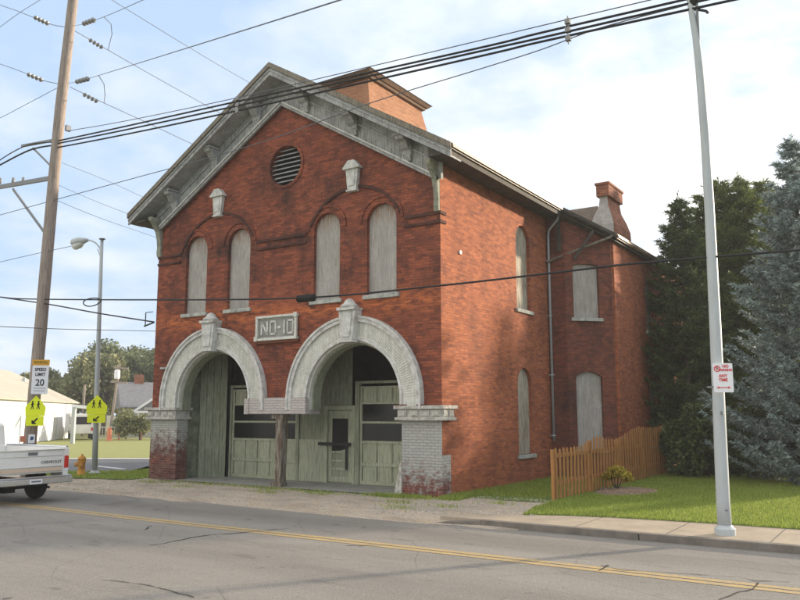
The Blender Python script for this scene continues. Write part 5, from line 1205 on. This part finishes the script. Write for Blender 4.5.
# grey roofed house (partly hidden by the firehouse)
hx, hy_ = gpt(166, 78); hs_ = empty('grey_roofed_house', (hx, hy_, 0), R(58), label='small pale house with grey roof just left of the firehouse', cat='house')
b = B(); b.box(-4, 6, -3.5, 3.5, -.1, 2.7); b.build('wall', M['house_white'], hs_)
b = B(); 
b.prism([(-4.0, 2.5), (4.0, 2.5), (4.1, 2.62), (0, 5.0), (-4.1, 2.62)], -4.5, 6.5, 'yz'); rf = b.build('roof', M['grey_roof'], hs_)
b = B(); b.box(-3.0, -2.2, -.3, .4, 4.4, 5.7); b.build('chimney', M['chim'], rf)
b = B(); b.prism([(-3.2, 2.35), (.6, 2.35), (-1.3, 3.7)], -5.4, -3.9, 'xz'); b.build('porch_gable', M['grey_roof'], hs_)
b = B(); b.bar((-3.5, -5.45, 2.25), (-1.3, -5.45, 3.8), .12, .2); b.bar((.9, -5.45, 2.25), (-1.3, -5.45, 3.8), .12, .2); b.box(-3.4, .8, -5.5, -5.41, 2.1, 2.3); b.build('barge_board', M['sign_white'], hs_)
b = B(); [b.box(x_-.06, x_+.06, -5.35, -5.23, -.1, 2.2) for x_ in (-3.1, -1.3, .5)]; b.build('porch_post', M['sign_white'], hs_)
for x_ in (-2.4, 1.8, 4.2): wn = B().box(x_-.45, x_+.45, -3.56, -3.51, .9, 2.0).build('window', M['sign_white'], hs_); B().box(x_-.38, x_+.38, -3.58, -3.561, .97, 1.93).build('pane', M['glass_car'], wn)
# white van
vx, vy = gpt(82, 70); vn = empty('white_box_van', (vx, vy, 0), R(150), label='white van parked between the metal building and the lamp pole', cat='van')
b = B(); b.prism([(-1.8, .45), (1.6, .45), (1.75, .95), (1.25, 1.15), (.95, 1.95), (-1.8, 2.05)], -.85, .85); vb = b.build('body', M['white_paint'], vn, bevel=.05)
for y_ in (-.86, .851): B().prism([(.35, 1.2), (1.15, 1.2), (.9, 1.82), (.35, 1.85)], y_, y_+.009).build('window', M['glass_car'], vb)
for q_ in ((-1.2, .1, .851, .86, 1.2, 1.8), (-1.815, -1.801, -.6, .6, 1.2, 1.8)): B().box(*q_).build('window', M['glass_car'], vb)
for x_ in (-1.15, 1.1):
    for y_ in (-.78, .78): B().lathe([(.2, -.1), (.33, -.1), (.35, 0), (.33, .1), (.2, .1)], (x_, y_, .33), 18, 'y').build('wheel', M['rubber'], vn)
b = B(); b.box(-1.83, -1.8, -.8, -.6, .7, .95); b.box(-1.83, -1.8, .6, .8, .7, .95); b.build('tail_light', M['red_lamp'], vn)
# orange barrier fence
fx_, fy_ = gpt(97, 66); bf = empty('orange_barrier_fence', (fx_, fy_, 0), R(58), label='low reddish rail fence across the far side of the field', cat='fence')
b = B(); [b.box(x_, x_+.05, -.03, -.01, .1, 1.1) for x_ in np.arange(0, 3.4, .22)]; b.box(0, 3.4, -.01, .02, .95, 1.02); b.box(0, 3.4, -.01, .02, .2, .27); b.build('rails', M['house_white'], bf)
for x_ in (0, 1.7, 3.4): B().box(x_-.06, x_+.06, .021, .12, -.1, 1.15).build('post', M['orange_mesh'], bf)
ox, oy = gpt(110.5, 65); ob_ = empty('orange_barrel_stack', (ox, oy, 0), label='slim orange traffic barrel beside the rail fence', cat='traffic barrel')
B().lathe([(.24, 0), (.24, .08), (.18, .1), (.18, .4), (.17, .4), (.16, .95), (.09, 1.0)], (0, 0, 0), 14).build('barrel', M['orange_mesh'], ob_)
# white pole gate
ga = at_v(72, 407, gpt(80, 60), (.8, .6)); gx, gy = gpt(74, 60)
g0 = empty('light_gate_arm', (gx, gy, 0), R(30), label='thin white horizontal arm beside the white metal building', cat='barrier')
B().bar((-.2, 0, 2.6), (2.3, 0, 2.35), .12, .22).build('arm', M['sign_white'], g0); B().box(-.12, .12, -.12, .12, -.05, 2.5).build('post', M['steel'], g0)
# far wooden poles
for i, (u, v0, v1, dist, arms, lb_) in enumerate([(114, 366, 432, 72, ((366.5, -3, 12), (381, -5, 12)), 'distant wooden pole with two crossarms in front of the trees'), (83, 384, 415, 80, (), 'short bare pole in front of the trees by the white building')]):
    x, y = gpt(u, dist); c = Vector((x, y, 0)); k = depth_scale(c); ht = CP.z+(413.5-v0)*k
    rt = empty('distant_pole', c, label=lb_, cat='utility pole', group='distant poles')
    dirx = Vector((AR.x, AR.y, 0)).normalized()
    B().tube([(dirx*-.3 if arms else Vector((0, 0, 0)))+Vector((0, 0, -.1)), dirx*.25+Vector((0, 0, ht+.3)) if arms else Vector((0, 0, ht))], [.14, .1], 8).build('pole', M['pole_wood'], rt)
    for (va, l0, l1) in arms:
        z = CP.z+(413.5-va)*k; B().bar(dirx*l0*k+Vector((0, 0, z)), dirx*l1*k+Vector((0, 0, z-.1)), .1, .14).build('crossarm', M['pole_wood'], rt)
    if arms: B().lathe([(.2, 0), (.24, .1), (.24, .7), (.15, .8)], dirx*.1+Vector((0, 0, CP.z+(413.5-378)*k)), 12).build('transformer', M['sign_white'], rt)

# ------------------------------------------------------------------ HAZE
hz_m = bpy.data.materials.new('haze_air'); hz_m.use_nodes = True; ht_ = hz_m.node_tree; ht_.nodes.remove(ht_.nodes['Principled BSDF'])
pv = ht_.nodes.new('ShaderNodeVolumePrincipled'); pv.inputs['Color'].default_value = (.9, .92, .95, 1); pv.inputs['Density'].default_value = .0009; pv.inputs['Anisotropy'].default_value = .2
ht_.links.new(pv.outputs[0], ht_.nodes['Material Output'].inputs['Volume'])
b = B(); b.box(-175, 62, -42, 130, -1.2, 24); b.build('haze', hz_m, kind='stuff', label='thin afternoon haze in the air')
# ------------------------------------------------------------------ LIGHT
SX, SY, SZ = 1., 1.6, .40
sd = Vector((SX, SY, SZ)).normalized(); elev = math.asin(sd.z); rotz = math.atan2(sd.x, sd.y)
sun = bpy.data.objects.new('sun', bpy.data.lights.new('sun', 'SUN')); C.objects.link(sun)
sun.data.energy = 5.0; sun.data.angle = R(2.2); sun.data.color = (1, .84, .64)
sun.rotation_euler = (-sd).to_track_quat('-Z', 'Y').to_euler()
wld = bpy.data.worlds.new('World'); S.world = wld; wld.use_nodes = True; nt = wld.node_tree; nt.nodes.clear()
out_ = nt.nodes.new('ShaderNodeOutputWorld'); bg = nt.nodes.new('ShaderNodeBackground'); bg.inputs[1].default_value = .15; nt.links.new(bg.outputs[0], out_.inputs[0])
sky = nt.nodes.new('ShaderNodeTexSky'); sky.sky_type = 'NISHITA'; sky.sun_disc = False; sky.sun_elevation = elev; sky.sun_rotation = rotz; sky.air_density = 1.0; sky.dust_density = 1.5; sky.ozone_density = 1.5
class WN(N):
    def __init__(s, nt): s.t = nt; s.b = None
k = WN(nt); tc = nt.nodes.new('ShaderNodeTexCoord').outputs['Generated']
xyz = k.sep(tc)
zz = k.math('ADD', k.math('MAXIMUM', xyz[2], 0.), .18)
uv = k.comb(k.math('DIVIDE', xyz[0], zz), k.math('DIVIDE', xyz[1], zz))
n1 = k.noise(k.mapping(uv, (1, 1, 1), (2.3, 1.1, 0)), .9, 9, .6); n2 = k.noise(k.mapping(uv, (1, 1, 1), (7.3, 4.1, 0)), 2.1, 6, .55)
dt = nt.nodes.new('ShaderNodeVectorMath'); dt.operation = 'DOT_PRODUCT'; nt.links.new(tc, dt.inputs[0]); dt.inputs[1].default_value = (math.sin(rotz), math.cos(rotz), 0)
D = dt.outputs['Value']
fwd = k.math('MULTIPLY', k.math('MULTIPLY', k.math('SUBTRACT', D, .2), 1.2, True), k.ramp(n2, [(.38, (.12,)*3), (.56, (1,)*3)])); bck = k.math('MULTIPLY', k.math('SUBTRACT', -.12, D), 1.6, True); zen = k.math('MULTIPLY', k.math('SUBTRACT', xyz[2], .55), 2., True)
brt = k.math('ADD', k.math('ADD', fwd, bck), zen, True)
fac = k.math('ADD', k.math('ADD', n1, k.math('MULTIPLY', brt, .16)), k.math('MULTIPLY', k.math('SUBTRACT', n2, .5), .35))
cf = k.ramp(fac, [(.42, (.03,)*3), (.54, (.6,)*3), (.66, (1,)*3)])
low = k.mix(k.math('MULTIPLY', k.math('SUBTRACT', n2, .3), 2.2, True), (3.2, 3.6, 4.15), (4.2, 4.35, 4.55))
cc = k.mix(brt, low, (6.6, 6.4, 6.1))
clear = k.mix(brt, (2.35, 3.15, 4.3), (3.6, 4.1, 4.8))
veil = k.mix(.85, sky.outputs[0], clear)
nt.links.new(k.mix(cf, veil, cc), bg.inputs[0])
S.view_settings.view_transform = 'Standard'; S.view_settings.look = 'None'; S.view_settings.gamma = 1; S.view_settings.use_curve_mapping = False
S.view_settings.exposure = .75
S.render.engine = 'CYCLES'
